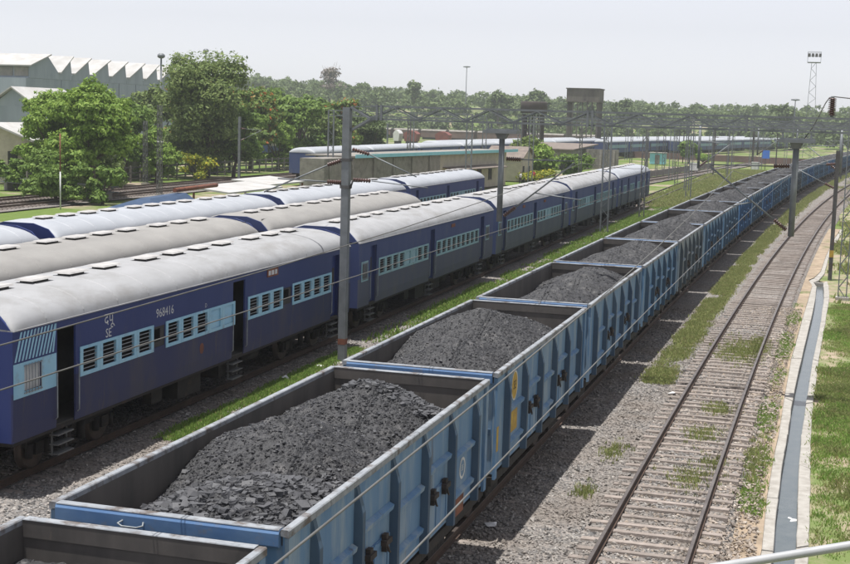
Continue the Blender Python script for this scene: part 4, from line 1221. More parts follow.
# ------------------------------------------------------------------ overhead line: portal, masts, wires
def insulator(mb, p, q, r=.085, n=7, m=0):
    """ribbed insulator between two points"""
    p = Vector(p); q = Vector(q); pts = []; rr = []
    for k in range(n):
        for (t_, f_) in ((0.05, .45), (.35, 1.0), (.6, .95), (.9, .45)):
            pts.append(p+(q-p)*((k+t_)/n)); rr.append(r*f_)
    mb.tube(pts, rr, 9, m)
    return mb
PY = 42.3
px0, px1 = -14.95, 2.75
po = empty('portal_gantry', (px0, PY, GZ)); tag(po, 'grey lattice boom portal spanning the coal train and the right hand track', 'gantry')
def plocal(p): return (p[0]-px0, p[1]-PY, p[2]-GZ)
def pbar(name, p, q, w, h=None, m='steel_galv', par=None): return MB().bar(plocal(p), plocal(q), w, h).build(name, m, par or po)
# upright made of two channels and battens, standing on a footing
u = MB()
for sy in (-.11, .11): u.box(-.125, .125, sy-.02, sy+.02, 0, 8.60)
for sx in (-.115, .115): u.box(sx-.012, sx+.012, -.09, .09, 0.0, 8.58)
up_ = u.build('upright', 'steel_galv', po)
MB().box(-.128, .128, -.133, .133, .62, .82).build('rusty_band', 'rust', po)
MB().hull8([(-.4, -.4, -.2), (.4, -.4, -.2), (.4, .4, -.2), (-.4, .4, -.2), (-.33, -.33, .04), (.33, -.33, .04), (.33, .33, .04), (-.33, .33, .04)]).build('footing', 'concrete', po)
u = MB()
for sy in (-.11, .11): u.box(px1-px0-.125, px1-px0+.125, sy-.02, sy+.02, -.15, 8.60)
for sx in (-.115, .115): u.box(px1-px0+sx-.012, px1-px0+sx+.012, -.09, .09, -.15, 8.58)
u.build('upright', 'steel_galv', po)
ZT, ZB, YD = 8.42, 8.00, .42
xl = -14.15
for yy in (0, YD):
    pbar('top_chord', (xl+.02, PY+yy, ZT), (px1+.3, PY+yy, ZT), .06)
    pbar('bottom_chord', (xl, PY+yy, ZB), (px1+.3, PY+yy, ZB), .06)
    pbar('end_tie', (px0+.12, PY+yy*.2, 8.36), (xl, PY+yy, ZB), .06)
    pbar('end_strut', (px0+.12, PY+yy*.2, 7.60), (xl, PY+yy, ZB), .07)
    pbar('end_link', (px0+.1, PY+yy*.2, 8.38), (xl+.6, PY+yy, ZT), .025)
n_ = 21; dx = (px1-.1-xl)/n_
dm = {}
for k in range(n_):
    a = xl+k*dx
    for yy in (-.03, YD+.03):
        z0_, z1_ = (ZB+.03, ZT-.03) if k % 2 == 0 else (ZT-.03, ZB+.03)
        key = (k % 2, yy)
        if key not in dm:
            dm[key] = MB().bar((0, yy, z0_-GZ), (dx, yy, z1_-GZ), .035).mesh('diagonal'); dm[key].materials.append(MATS['steel_galv'])
        link('diagonal', dm[key], po, (a-px0, 0, 0))
    if k % 2 == 0:
        for z_ in (ZT, ZB):
            key = ('c', z_)
            if key not in dm:
                dm[key] = MB().bar((0, .04, z_-GZ), (dx, YD-.04, z_-GZ), .03).mesh('cross_lacing'); dm[key].materials.append(MATS['steel_galv'])
            link('cross_lacing', dm[key], po, (a-px0, 0, 0))
for xv in (-13.9, -13.75, -6.9, -6.75, -2.0): pbar('chord_post', (xv, PY-.045, ZB-.05), (xv, PY-.045, ZT+.05), .07)
def drop_arm(xa):
    d = MB(); d.tube([plocal((xa, PY+.2, 4.80)), plocal((xa, PY+.2, 7.60))], .095, 12); o = d.build('drop_arm', 'steel_galv', po)
    h = MB()
    h.box(*[v for v in (xa-.55-px0, xa+.55-px0)], -.15, .60, 7.66-GZ, 7.76-GZ)
    h.box(xa-.5-px0, xa+.5-px0, -.02, .06, 7.76-GZ, 7.80-GZ); h.box(xa-.5-px0, xa+.5-px0, .34, .42, 7.76-GZ, 7.80-GZ)
    h.hull8([plocal((xa-.12, PY+.1, 7.48)), plocal((xa+.12, PY+.1, 7.48)), plocal((xa+.12, PY+.3, 7.48)), plocal((xa-.12, PY+.3, 7.48)),
             plocal((xa-.2, PY+.02, 7.659)), plocal((xa+.2, PY+.02, 7.659)), plocal((xa+.2, PY+.38, 7.659)), plocal((xa-.2, PY+.38, 7.659))])
    h.build('arm_head', 'steel_galv', o)
    b = MB()
    for sx in (-.42, .42):
        for yy in (.0, .40): b.bar(plocal((xa+sx, PY+yy, 7.79)), plocal((xa+sx, PY+yy, ZB-.02)), .05)
    b.build('hanger', 'steel_galv', o)
    return o
dA = drop_arm(-9.70); dB = drop_arm(-.50)
def cantilever(parent, root_lo, root_hi, tip, wx, z_cat, yoff):
    """tubular bracket with insulators: strut from low root to tip, stay tube on top, registration tube"""
    rl, rh, tp = Vector(root_lo), Vector(root_hi), Vector(tip)
    i1 = rl+(tp-rl).normalized()*.55; i2 = rh+(tp-rh).normalized()*.55
    m = MB(); m.tube([plocal(i1), plocal(tp)], .028, 7); m.tube([plocal(i2), plocal(tp+Vector((0, 0, .05)))], .02, 7)
    md = rl+(tp-rl)*.45
    m.tube([plocal(md), plocal((wx, tp.y, 5.62))], .02, 6)
    o = m.build('bracket_tube', 'steel_galv', parent)
    q = MB(); insulator(q, plocal(rl+(tp-rl).normalized()*.06), plocal(i1), .075); insulator(q, plocal(rh+(tp-rh).normalized()*.06), plocal(i2), .075)
    q.build('insulator', 'insulator', parent)
    return o
cantilever(dA, (-9.60, PY+.2, 4.95), (-9.60, PY+.2, 6.85), (-7.30, PY+.2, 6.80), -7.05, 6.8, 0)
cantilever(dB, (-.60, PY+.2, 4.95), (-.60, PY+.2, 6.95), (-3.05, PY+.2, 6.85), -2.45, 6.8, 0)
# brackets on the upright, to the left over the coaches and a short one to the right
m = MB()
m.tube([plocal((-15.6, PY, 6.42)), plocal((-17.9, PY, 5.42))], .026, 7); m.tube([plocal((-15.6, PY, 5.86)), plocal((-17.4, PY, 5.90))], .026, 7)
m.tube([plocal((-14.15, PY, 6.83)), plocal((-12.5, PY, 6.15))], .022, 7); m.tube([plocal((-14.05, PY, 5.95)), plocal((-12.1, PY, 5.80))], .018, 7)
m.build('bracket_tube', 'steel_galv', po)
q = MB(); insulator(q, plocal((-15.1, PY, 6.6)), plocal((-15.62, PY, 6.42)), .085); insulator(q, plocal((-15.1, PY, 5.86)), plocal((-15.62, PY, 5.86)), .085)
insulator(q, plocal((-14.75, PY, 6.98)), plocal((-14.15, PY, 6.83)), .07); insulator(q, plocal((-14.7, PY, 5.97)), plocal((-14.08, PY, 5.95)), .075)
q.build('insulator', 'insulator', po)
m = MB()
for z_ in (6.62, 5.72):
    m.box(-.16, .16, -.16, .16, z_-.05-GZ, z_+.05-GZ)
m.tube([plocal((-15.1, PY, 5.66)), plocal((-15.2, PY, 5.9))], .03, 6); m.tube([plocal((-14.8, PY, 5.66)), plocal((-14.7, PY, 5.95))], .03, 6)
m.build('clamp', 'steel_dark', po)
# post insulator and jumper standing on the boom at the right
pi = empty('post_insulator', (.47, PY+.1, ZT+.04)); tag(pi, 'brown ribbed insulator standing on the boom at the right edge', 'insulator')
q = MB(); insulator(q, (0, 0, .05), (0, 0, .58), .125, 9); q.build('insulator_stack', 'insulator', pi)
MB().tube([(0, 0, 0), (0, 0, .06)], .05, 8).tube([(0, 0, .58), (0, 0, .63)], .05, 8).build('cap', 'steel_galv', pi)
mb = MB(); mb.tube([(-.80, 0, -.75), (-.52, 0, -.30), (-.36, 0, .05), (-.20, 0, .42), (-.10, 0, .58), (0, 0, .62), (.5, .2, .58), (1.6, .5, .45), (4, 1.5, .2)], .018, 6); mb.build('jumper_cable', 'wire', pi)

def catenary(name, f, pts, r, label, n=10):
    """wire following a track line; pts = [(y, z)], straight or sagging between"""
    mb = MB(); P_ = []
    for (a, b) in zip(pts[:-1], pts[1:]):
        for k in range(n):
            t_ = k/n; y = a[0]+(b[0]-a[0])*t_; z = a[1]+(b[1]-a[1])*t_-4*a[2]*t_*(1-t_)
            P_.append((f(y), y, z))
    P_.append((f(pts[-1][0]), pts[-1][0], pts[-1][1]))
    mb.tube(P_, r, 5)
    return tag(mb.build(name, 'wire'), label, 'wire')
catenary('contact_wire', lambda y: x_right(y)+.1, [(-20, 4.9, .0), (PY, 4.9, .0), (101, 5.3, 0), (152, 5.4, 0)], .009, 'lower overhead wire above the right hand track')
catenary('catenary_wire', lambda y: x_right(y)+.1, [(-20, 6.3, .85), (PY, 6.75, .9), (101, 6.7, .9), (152, 6.7, 0)], .009, 'upper sagging overhead wire above the right hand track')
catenary('contact_wire', x_wagon, [(-20, 5.38, .0), (PY, 5.45, .0), (101, 5.45, 0), (152, 5.5, 0), (210, 5.5, 0)], .009, 'lower overhead wire above the coal train')
catenary('catenary_wire', x_wagon, [(-20, 6.4, .75), (PY, 6.8, .8), (101, 6.8, .8), (152, 6.8, .8), (210, 6.8, 0)], .009, 'upper sagging overhead wire above the coal train')
catenary('contact_wire', lambda y: x_coach(y)+.0, [(PY, 5.5, 0), (101, 5.5, 0), (152, 5.5, 0)], .009, 'overhead wire above the front coaches')

def lattice_mast(x, y, h, w, label, group, m='steel_galv', z=GZ, taper=.75, cap=None, nseg=None):
    o = empty('lattice_mast', (x, y, z)); tag(o, label, 'mast', group)
    c = MB(); t_ = .045 if y < 120 else .055
    for sx in (-1, 1):
        for sy in (-1, 1): c.bar((sx*w/2, sy*w/2, 0), (sx*w/2*taper, sy*w/2*taper, h), t_)
    c.build('corner_angles', m, o)
    l_ = MB(); n = nseg or max(6, int(h/(w*1.4)))
    for k in range(n):
        za, zb = h*k/n, h*(k+1)/n; wa, wb = w*(1-(1-taper)*k/n)/2, w*(1-(1-taper)*(k+1)/n)/2
        s_ = 1 if k % 2 else -1
        for q_ in (-1, 1):
            l_.bar((-s_*wa, q_*wa, za), (s_*wb, q_*wb, zb), t_*.6); l_.bar((q_*wa, -s_*wa, za), (q_*wb, s_*wb, zb), t_*.6)
    l_.build('lacing', m, o)
    MB().box(-w*.8, w*.8, -w*.8, w*.8, -.3, .12).build('footing', 'concrete', o)
    return o
def pole_mast(x, y, h, w, label, group, m='steel_dark', z=GZ, arm=None, band=False):
    o = empty('pole_mast', (x, y, z)); tag(o, label, 'mast', group)
    p = MB(); p.box(-w/2, w/2, -w*.42, -w*.30, 0, h); p.box(-w/2, w/2, w*.30, w*.42, 0, h); p.box(-w*.08, w*.08, -w*.299, w*.299, 0, h)
    p.build('column', m, o)
    if band: MB().box(-w/2-.01, w/2+.01, -w*.44, w*.44, 1.3, 1.7).build('yellow_band', 'yellow_paint', o)
    if arm:
        s_, L, za = arm
        q = MB(); q.tube([(s_*w/2, 0, za-1.2), (s_*L, 0, za)], .03, 6); q.tube([(s_*w/2, 0, za+.15), (s_*L, 0, za)], .022, 6); q.build('bracket', 'steel_galv', o)
        k_ = MB(); insulator(k_, (s_*w/2, 0, za-1.2), (s_*(w/2+.5), 0, za-1.2+1.2*.5/(L-w/2)), .09, 6); insulator(k_, (s_*w/2, 0, za+.15), (s_*(w/2+.5), 0, za+.1), .09, 6); k_.build('insulator', 'insulator', o)
    return o
lattice_mast(1.85, 70.0, 9.2, .40, 'grey lattice mast with crossed lacing at the right edge beside the drain', None, z=-.4, taper=1.0)
pole_mast(1.35, 78.6, 7.3, .22, 'dark steel pole with yellow band beside the drain at the right edge', None, z=-.4, arm=(-1, 2.6, 6.4), band=True)
def portal(y, xa, xb, h, label, ztop=8.5, depth=.5, legw=.5):
    o = empty('portal_gantry', (xa, y, GZ)); tag(o, label, 'gantry', 'portals over the yard')
    for x in (0, xb-xa):
        l_ = MB()
        for s_ in (-.27, .27): l_.box(x+s_-.05, x+s_+.05, -.09, .09, 0, ztop-GZ)
        n = 14
        for k in range(n): l_.bar((x-.27*(1 if k % 2 else -1), 0, (ztop-GZ)*k/n), (x+.27*(1 if k % 2 else -1), 0, (ztop-GZ)*(k+1)/n), .03)
        l_.build('upright', 'steel_galv', o)
    L = xb-xa
    for z_ in (ztop, ztop-depth): MB().bar((-.3, 0, z_-GZ), (L+.3, 0, z_-GZ), .10).build('chord', 'steel_galv', o)
    l_ = MB(); n = int(L/.9)
    for k in range(n):
        a, b = (ztop-depth, ztop) if k % 2 else (ztop, ztop-depth)
        l_.bar((L*k/n, 0, a-GZ), (L*(k+1)/n, 0, b-GZ), .05)
    l_.build('lacing', 'steel_galv', o)
    return o
def arms(o, xs, par_x, y):
    for (xr_, s_) in xs:
        q = MB(); q.tube([(xr_-par_x, 0, 4.9-GZ), (xr_-par_x, 0, 8.0-GZ)], .10, 8); q.tube([(xr_-par_x, 0, 5.0-GZ), (xr_-par_x+s_*2.3, 0, 6.8-GZ)], .035, 6); q.tube([(xr_-par_x, 0, 6.9-GZ), (xr_-par_x+s_*2.3, 0, 6.8-GZ)], .03, 6)
        d = q.build('drop_arm', 'steel_galv', o)
        k_ = MB(); insulator(k_, (xr_-par_x+s_*.1, 0, 5.08-GZ), (xr_-par_x+s_*.6, 0, 5.47-GZ), .1, 5); k_.build('insulator', 'insulator', d)
o = portal(101, -14.9, 4.0, 8.6, 'grey portal on twin lattice legs beyond the front coaches, second over the coal train'); arms(o, [(-8.1, 1), (1.9, -1)], -14.9, 101)
o = portal(152.5, -13.2, 8.5, 8.6, 'grey portal beyond the end of the front coaches, third over the coal train'); arms(o, [(-5.9, 1), (4.9, -1)], -13.2, 152)
o = portal(207, -12.0, 12, 8.6, 'far portal in the yard, fourth over the coal train'); arms(o, [(-2.4, 1)], -12.0, 207)
o = portal(262, -9.5, 16, 8.6, 'far portal in the yard, fifth over the coal train')
o = portal(318, -6, 22, 8.6, 'far portal near the end of the coal train')
o = portal(205, -44, -20.5, 8.5, 'far portal over the grass yard left of the coal train')
o = portal(300, -40, -13.0, 8.5, 'small far portal over the yard tracks before the distant coaches')
for (y_, xa_, xb_, lab_) in ((124, -45.5, -31.5, 'portal over the empty sidings left of the far end of the back train'), (168, -34.5, -14.8, 'portal left of the grass yard behind the front train'),
                        (236, -48, -17, 'portal over the yard between the low shed and the coal train'), (352, -44, 30, 'long farthest portal across the whole yard'), (190, -57, -46.0, 'short portal behind the platform building')):
    portal(y_, xa_, xb_, 8.5, lab_, ztop=8.45)
for k_ in range(16):
    yq = 165+k_*17.0+random.uniform(-6, 6); xq = random.choice([-19.5, -28.5, -36.0])+.085*(yq-160)+random.uniform(-1, 1)
    lattice_mast(xq, yq, 7.8, .34, 'thin lattice mast standing in the open yard beyond the front train', 'thin masts of the open yard', z=-.5, taper=.9, m='steel_grey')
for (x, y, h, lab) in ((-14.2, 118.4, 7.6, 'thin lattice mast at the far end coach of the front train'),
                       (-18.2, 190, 8.0, 'thin lattice mast on the yard grass beyond the front coaches'),
                       (-24.5, 232, 8.0, 'thin far lattice mast beside the yard back track'),
                       (-34, 262, 8.0, 'thin far lattice mast left of the teal cabin'),
                       (-45, 225, 8.0, 'thin lattice mast beside the low concrete shed'),
                       (-52, 172, 8.0, 'lattice mast rising behind the platform building'),
                       (-63.0, 122.0, 9.0, 'tall lattice mast beside the left track in front of the trees'),
                       (-73.7, 139.2, 7.2, 'lattice mast behind the left back track by the fence')):
    lattice_mast(x, y, h, .42, lab, 'lattice masts in the yard', z=-.5, taper=.8, m='steel_grey')
for (x, y, h, w, lab, arm) in ((-11.6, 277, 8.3, .42, 'dark thick pole beside a white relay box in the far yard', (1, 3, 6.5)),
                       (-60.6, 136.1, 8.0, .26, 'slim grey pole with side brackets in front of the left trees', (1, 2.6, 6.6)),
                       (-60.8, 190, 7.4, .2, 'slim grey pole among the left trees', None),
                       (4.6, 231, 7.0, .26, 'slim far pole right of the end of the coal train', (-1, 2.6, 6.5)),
                       (-18.5, 262, 7.5, .2, 'thin dark pole beside the far shrub', None),
                       (-6.2, 245, 7.5, .2, 'thin dark pole near the blue sign board', None),
                       (-15.6, 225, 7.8, .2, 'thin dark pole left of the coal train in the far yard', (1, 2.6, 6.5)),
                       (-27.5, 300, 7.8, .22, 'thin dark far pole by the yard back track', None),
                       (8.6, 300, 7.5, .25, 'far thin pole to the right of the last coal wagons', None)):
    pole_mast(x, y, h, w, lab, 'slim poles in the yard', z=-.5, arm=arm, m='steel_galv' if 'grey' in lab else 'steel_dark')
pp = empty('marker_pole', (-61.0, 100.2, -.6)); tag(pp, 'thin pole, rusty above and white below, standing in the left bush', 'pole')
MB().tube([(0, 0, 0), (0, 0, 3.2)], .06, 8).build('lower_pole', 'white_paint', pp); MB().tube([(0, 0, 3.2), (0, 0, 6.4)], .055, 8).build('upper_pole', 'rust', pp)

# ------------------------------------------------------------------ platform building and yard buildings
pb = empty('platform_building', (-46, 104, -.5)); pb.rotation_euler.z = -.1175
tag(pb, 'long low concrete platform building with turquoise roof edge behind the back train', 'building')
MB().box(-2.6, 0, 15, 44, 0, 4.38).build('wall', 'concrete_old', pb)
for k in range(6): MB().box(.001, .16, 16+k*4.9, 16.3+k*4.9, 0, 4.2).build('pilaster', 'concrete_old', pb)
MB().box(-5.2, .35, 21, 70, 4.40, 4.55).build('roof_slab', 'concrete_old', pb)
MB().box(.352, .42, 21, 70, 4.34, 4.70).build('roof_edge', 'turquoise', pb)
MB().box(-5, -.5, 44.1, 68, 0, 4.39).build('hall_wall', 'cream_wall', pb)
for k, y in enumerate((47, 50.5, 54.2, 58, 62, 66)):
    if k % 2:
        d = MB().box(-.499, -.44, y-.55, y+.55, 0, 2.3).build('door', 'dark_opening', pb); MB().box(-.499, -.40, y-.68, y-.56, 0, 2.42).box(-.499, -.40, y+.56, y+.68, 0, 2.42).build('door_frame', 'rust', d)
    else:
        d = MB().box(-.499, -.45, y-.6, y+.6, 1.0, 2.3).build('window', 'dark_opening', pb); MB().box(-.499, -.42, y-.7, y+.7, .88, .99).box(-.46, -.43, y-.03, y+.03, 1.0, 2.3).build('window_frame', 'concrete_old', d)
MB().hull8([(-.498, 46, 2.75), (1.2, 46, 2.5), (1.2, 64, 2.5), (-.498, 64, 2.75), (-.498, 46, 2.85), (1.2, 46, 2.6), (1.2, 64, 2.6), (-.498, 64, 2.85)]).build('canopy', 'tile_roof', pb)
hb = empty('gable_house', (-38.9, 186, -.5)); tag(hb, 'small cream house with brown gable roof behind the front train', 'house')
MB().box(-5, 0, -3, 5, 0, 3.3).build('wall', 'cream_wall', hb)
MB().prism([(-3, 3.3), (1, 4.6), (5, 3.3)], 'x', -4.9, -.01).build('gable', 'cream_wall', hb)
MB().prism([(-3.5, 3.15), (1, 4.65), (1, 4.78), (-3.5, 3.28)], 'x', -5.3, .4).build('roof', 'tile_roof', hb); MB().prism([(1.01, 4.65), (5.5, 3.15), (5.5, 3.28), (1.01, 4.78)], 'x', -5.3, .4).build('roof', 'tile_roof', hb)
MB().box(.001, .05, -2, -1, 0, 2.1).build('door', 'dark_opening', hb); MB().box(.001, .05, 1.6, 2.8, 1.0, 2.0).build('window', 'dark_opening', hb)
MB().box(-3.6, -2.2, -3.05, -3.001, 1.0, 2.1).build('window', 'dark_opening', hb)
cs = empty('concrete_shed', (-47, 236, -.5)); cs.rotation_euler.z = -.1; tag(cs, 'low weathered concrete shed with brown sloping roof beyond the yellow hedge', 'shed')
MB().box(-6, 6, 0, 16, 0, 3.4).build('wall', 'concrete_old', cs)
MB().hull8([(-6.5, -.6, 3.402), (6.5, -.6, 3.402), (6.5, 16.6, 4.2), (-6.5, 16.6, 4.2), (-6.5, -.6, 3.6), (6.5, -.6, 3.6), (6.5, 16.6, 4.4), (-6.5, 16.6, 4.4)]).build('roof', 'tile_roof', cs)
for x in (-4.2, -1.2, 1.8, 4.6): MB().box(x-.7, x+.7, -.06, -.001, .0, 2.2).build('opening', 'dark_opening', cs)
cs2 = empty('concrete_wall', (-37.0, 243, -.5)); tag(cs2, 'short grey concrete wall with buttresses right of the low shed', 'wall')
MB().box(-3.2, 3.2, 0, .5, 0, 3.6).build('wall_slab', 'concrete_old', cs2)
for x in (-2.4, 0, 2.4): MB().hull8([(x-.2, -.5, 0), (x+.2, -.5, 0), (x+.2, -.001, 0), (x-.2, -.001, 0), (x-.2, -.15, 3.4), (x+.2, -.15, 3.4), (x+.2, -.001, 3.4), (x-.2, -.001, 3.4)]).build('buttress', 'concrete_old', cs2)
lf = empty('low_retaining_wall', (-33, 330, -.5)); lf.rotation_euler.z = math.pi/2-.35; tag(lf, 'long low rust brown trackside wall in front of the distant coaches', 'wall')
for k in range(14): MB().box(-.2, .2, -35+k*5.0, -35+k*5.0+4.8, 0, 1.5).build('wall_panel', 'far_brown', lf)
lf = empty('low_retaining_wall', (-24.5, 214, -.5)); lf.rotation_euler.z = -.09; tag(lf, 'low dark trackside wall with posts on the yard grass', 'wall')
for k in range(18): MB().box(-.1, .1, k*5.0-30, k*5.0-30+4.7, .15, 1.1).build('wall_panel', 'concrete_old', lf)
for k in range(18): MB().box(-.14, .14, k*5.0-30.25, k*5.0-30.02, 0, 1.2).build('post', 'concrete_old', lf)
tc = empty('relay_cabin', (-31.6, 288, -.5)); tag(tc, 'small teal painted cabin on the yard grass left of the round shrub', 'cabin')
MB().box(-1.6, 1.6, -1.4, 1.4, 0, 2.3).build('wall', 'turquoise', tc); MB().box(-1.8, 1.8, -1.6, 1.6, 2.302, 2.45).build('roof', 'concrete', tc); MB().box(-.5, .5, -1.45, -1.401, .05, 1.95).build('door', 'concrete_old', tc)
def relay(x, y, w, lab, z=-.45):
    o = empty('relay_box', (x, y, z)); tag(o, lab, 'relay box', 'white relay boxes')
    MB().box(-w/2, w/2, -w*.35, w*.35, .35, .35+w*.95).build('cabinet', 'white_box', o); MB().box(-w*.53, w*.53, -w*.38, w*.38, .352+w*.95, .42+w*.95).build('lid', 'white_box', o)
    MB().box(-w*.45, -w*.36, -w*.3, w*.3, 0, .348).box(w*.36, w*.45, -w*.3, w*.3, 0, .348).build('stand', 'under', o)
    MB().box(-.012, .012, -w*.355, -w*.351, .45, .3+w*.9).build('door_seam', 'vent_base', o)
relay(-20.3, 244, 1.35, 'white relay box on a stand on the yard grass by the twin pole')
relay(-10.4, 263, 1.4, 'white relay box beside the dark thick pole')
relay(-2.0, 175.5, 1.25, 'white relay box between the coal train and the right hand track')
sg = empty('signal_post', (-2.1, 171.1, -.4)); tag(sg, 'red and white banded signal post with dark head beside the coal train', 'signal')
MB().tube([(0, 0, 0), (0, 0, 3.2)], .08, 8).build('post', 'white_paint', sg); MB().tube([(0, 0, .9), (0, 0, 1.5)], .085, 8).build('red_band', 'red_paint', sg); MB().tube([(0, 0, 2.1), (0, 0, 2.7)], .085, 8).build('red_band', 'red_paint', sg)
hd = MB().box(-.28, .28, -.12, .12, 3.2, 4.6).build('signal_head', 'latch', sg)
for z_ in (3.5, 3.9, 4.3): MB().tube([(0, -.12, z_), (0, -.2, z_)], .13, 10).build('lens_hood', 'red_paint' if z_ == 3.9 else 'latch', hd)
bs = empty('blue_sign', (-8.8, 268.7, -.4)); tag(bs, 'bright blue square board on a post in the far yard', 'sign')
MB().box(-.06, .06, -.06, .06, 0, 2.4).build('post', 'steel_dark', bs); MB().box(-.75, .75, -.10, -.061, 2.3, 3.9).build('board', 'bright_blue', bs)
def board(name, x, y, w, z0, z1, m, lab, tilt=0):
    o = empty(name, (x, y, -.5)); tag(o, lab, 'sign')
    MB().tube([(0, 0, 0), (0, 0, z1-.2)], .07, 8).build('post', 'steel_dark', o)
    b = MB().box(-w/2, w/2, -.05, .05, -(z1-z0)/2, (z1-z0)/2).build('board', m, o, (0, -.12, (z0+z1)/2)); b.rotation_euler.y = tilt
board('white_board', -69.8, 124.6, .95, 3.6, 5.8, 'white_box', 'tall white board on a post left of the fence')
board('rusty_board', -70.5, 128.6, 1.15, 4.2, 6.5, 'rust', 'tilted rusty board on a post right of the white board', .3)
# lattice girder lying beside the left track
lg = empty('lattice_girder', (-80.5, 120.5, .2)); lg.rotation_euler.z = math.atan2(-8.2, 18); tag(lg, 'grey lattice girder lying beside the left track', 'girder')
for (yy, zz) in ((0, 0), (.5, 0), (0, .5), (.5, .5)): MB().bar((0, yy, zz), (19.5, yy, zz), .09).build('chord', 'steel_galv', lg)
l_ = MB()
for k in range(26):
    a, b = (0, .5) if k % 2 else (.5, 0)
    l_.bar((k*.75, 0, a), ((k+1)*.75, 0, b), .055); l_.bar((k*.75, a, .5), ((k+1)*.75, b, .5), .055)
l_.build('lacing', 'steel_galv', lg)
for x in (1.5, 10, 18): MB().box(x-.3, x+.3, -.2, .7, -.85, -.05).build('support_block', 'concrete_old', lg)
# low covered wagon and flat roofs behind the back train
bt = empty('tarpaulin_shelter', (-38.2, 70, -.5)); tag(bt, 'low shelter with dark blue tarpaulin end and rusty beam behind the back train', 'shelter')
MB().hull8([(-1.6, 0, 2.7), (1.6, 0, 2.7), (1.4, 7, 2.7), (-1.4, 7, 2.7), (-.3, 2.2, 3.3), (.3, 2.2, 3.3), (.3, 7, 3.4), (-.3, 7, 3.4)]).build('tarpaulin', 'tarp_blue', bt)
MB().box(-1.3, 1.3, .4, 6.6, 0, 2.68).build('shelter_wall', 'concrete_old', bt)
MB().tube([(0, 6, 3.6), (-.4, 13, 3.62)], .14, 10).build('rusty_beam', 'rust', bt)
for k, (x, y, w, l_n) in enumerate(((-41.5, 88, 3.2, 10), (-43.5, 100, 3.4, 8))):
    ws = empty('flat_shelter', (x, y, -.5)); tag(ws, ('long flat pale roof shelter on posts behind the back train, nearer one', 'short flat pale roof shelter on posts beside the platform building')[k], 'shelter')
    MB().hull8([(-w/2, 0, 3.0), (w/2, 0, 2.7), (w/2, l_n, 2.7), (-w/2, l_n, 3.0), (-w/2, 0, 3.12), (w/2, 0, 2.82), (w/2, l_n, 2.82), (-w/2, l_n, 3.12)]).build('roof', 'shed_roof', ws)
    for yy in (.4, l_n-.4):
        for xx in (-w/2+.2, w/2-.2): MB().box(xx-.06, xx+.06, yy-.06, yy+.06, 0, 2.68).build('post', 'rust', ws)
# fence behind the left tracks
fe = empty('yard_fence', (-75.6, 118, -.5)); tag(fe, 'dark concrete post fence between the left tracks and the trees', 'fence')
for k in range(38): MB().box(-.08, .08, k*2.4-.08, k*2.4+.08, 0, 2.0).build('post', 'concrete_old', fe, (.02*k*-1+0, 0, 0))
for k in range(37):
    for z_ in (.45, 1.1, 1.75): MB().box(-.03, .03, k*2.4+.09, k*2.4+2.31, z_-.09, z_+.09).build('rail', 'steel_dark', fe, (.02*k*-1, 0, 0))

# water tanks
def tank(x, y, w, zb, zt, nleg, lab, m, z=-.5, round_=False):
    o = empty('water_tank', (x, y, z)); tag(o, lab, 'water tank')
    if round_: MB().lathe([(w/2, zb), (w/2, zt), (w/2-.1, zt+.25)], (0, 0, 0), 'z', 28).build('tank', m, o)
    else:
        tk = MB().box(-w/2, w/2, -w/2, w/2, zb, zt).build('tank', m, o); MB().box(-w/2-.2, w/2+.2, -w/2-.2, w/2+.2, zt+.002, zt+.25).build('roof_slab', m, tk); MB().box(-w/2-.15, w/2+.15, -w/2-.15, w/2+.15, zb-.3, zb-.002).build('base_beam', m, tk)
    for i in range(nleg):
        for j in range(nleg):
            if 0 < i < nleg-1 and 0 < j < nleg-1: continue
            f_ = .92 if not round_ else .66
            xx = (i/(nleg-1)-.5)*w*f_; yy = (j/(nleg-1)-.5)*w*f_
            MB().box(xx-.12, xx+.12, yy-.12, yy+.12, 0, zb-.31).build('column', m, o)
    for zz in (zb*.33, zb*.66):
        br = MB()
        f_ = .92 if not round_ else .66
        for s_ in (-.5, .5):
            br.box(-w/2*f_+.18, w/2*f_-.18, s_*w*f_-.08, s_*w*f_+.08, zz-.1, zz+.1); br.box(s_*w*f_-.08, s_*w*f_+.08, -w/2*f_+.18, w/2*f_-.18, zz-.1, zz+.1)
        br.build('tie_beam', m, o)
tank(-54.7, 330, 7.9, 13.5, 16.3, 7, 'square weathered concrete water tank on many thin columns', 'tank_concrete')
tank(-55.2, 270, 5.4, 9.9, 12.0, 4, 'dark round water tank on columns left of the square tank', 'tank_dark', round_=True)

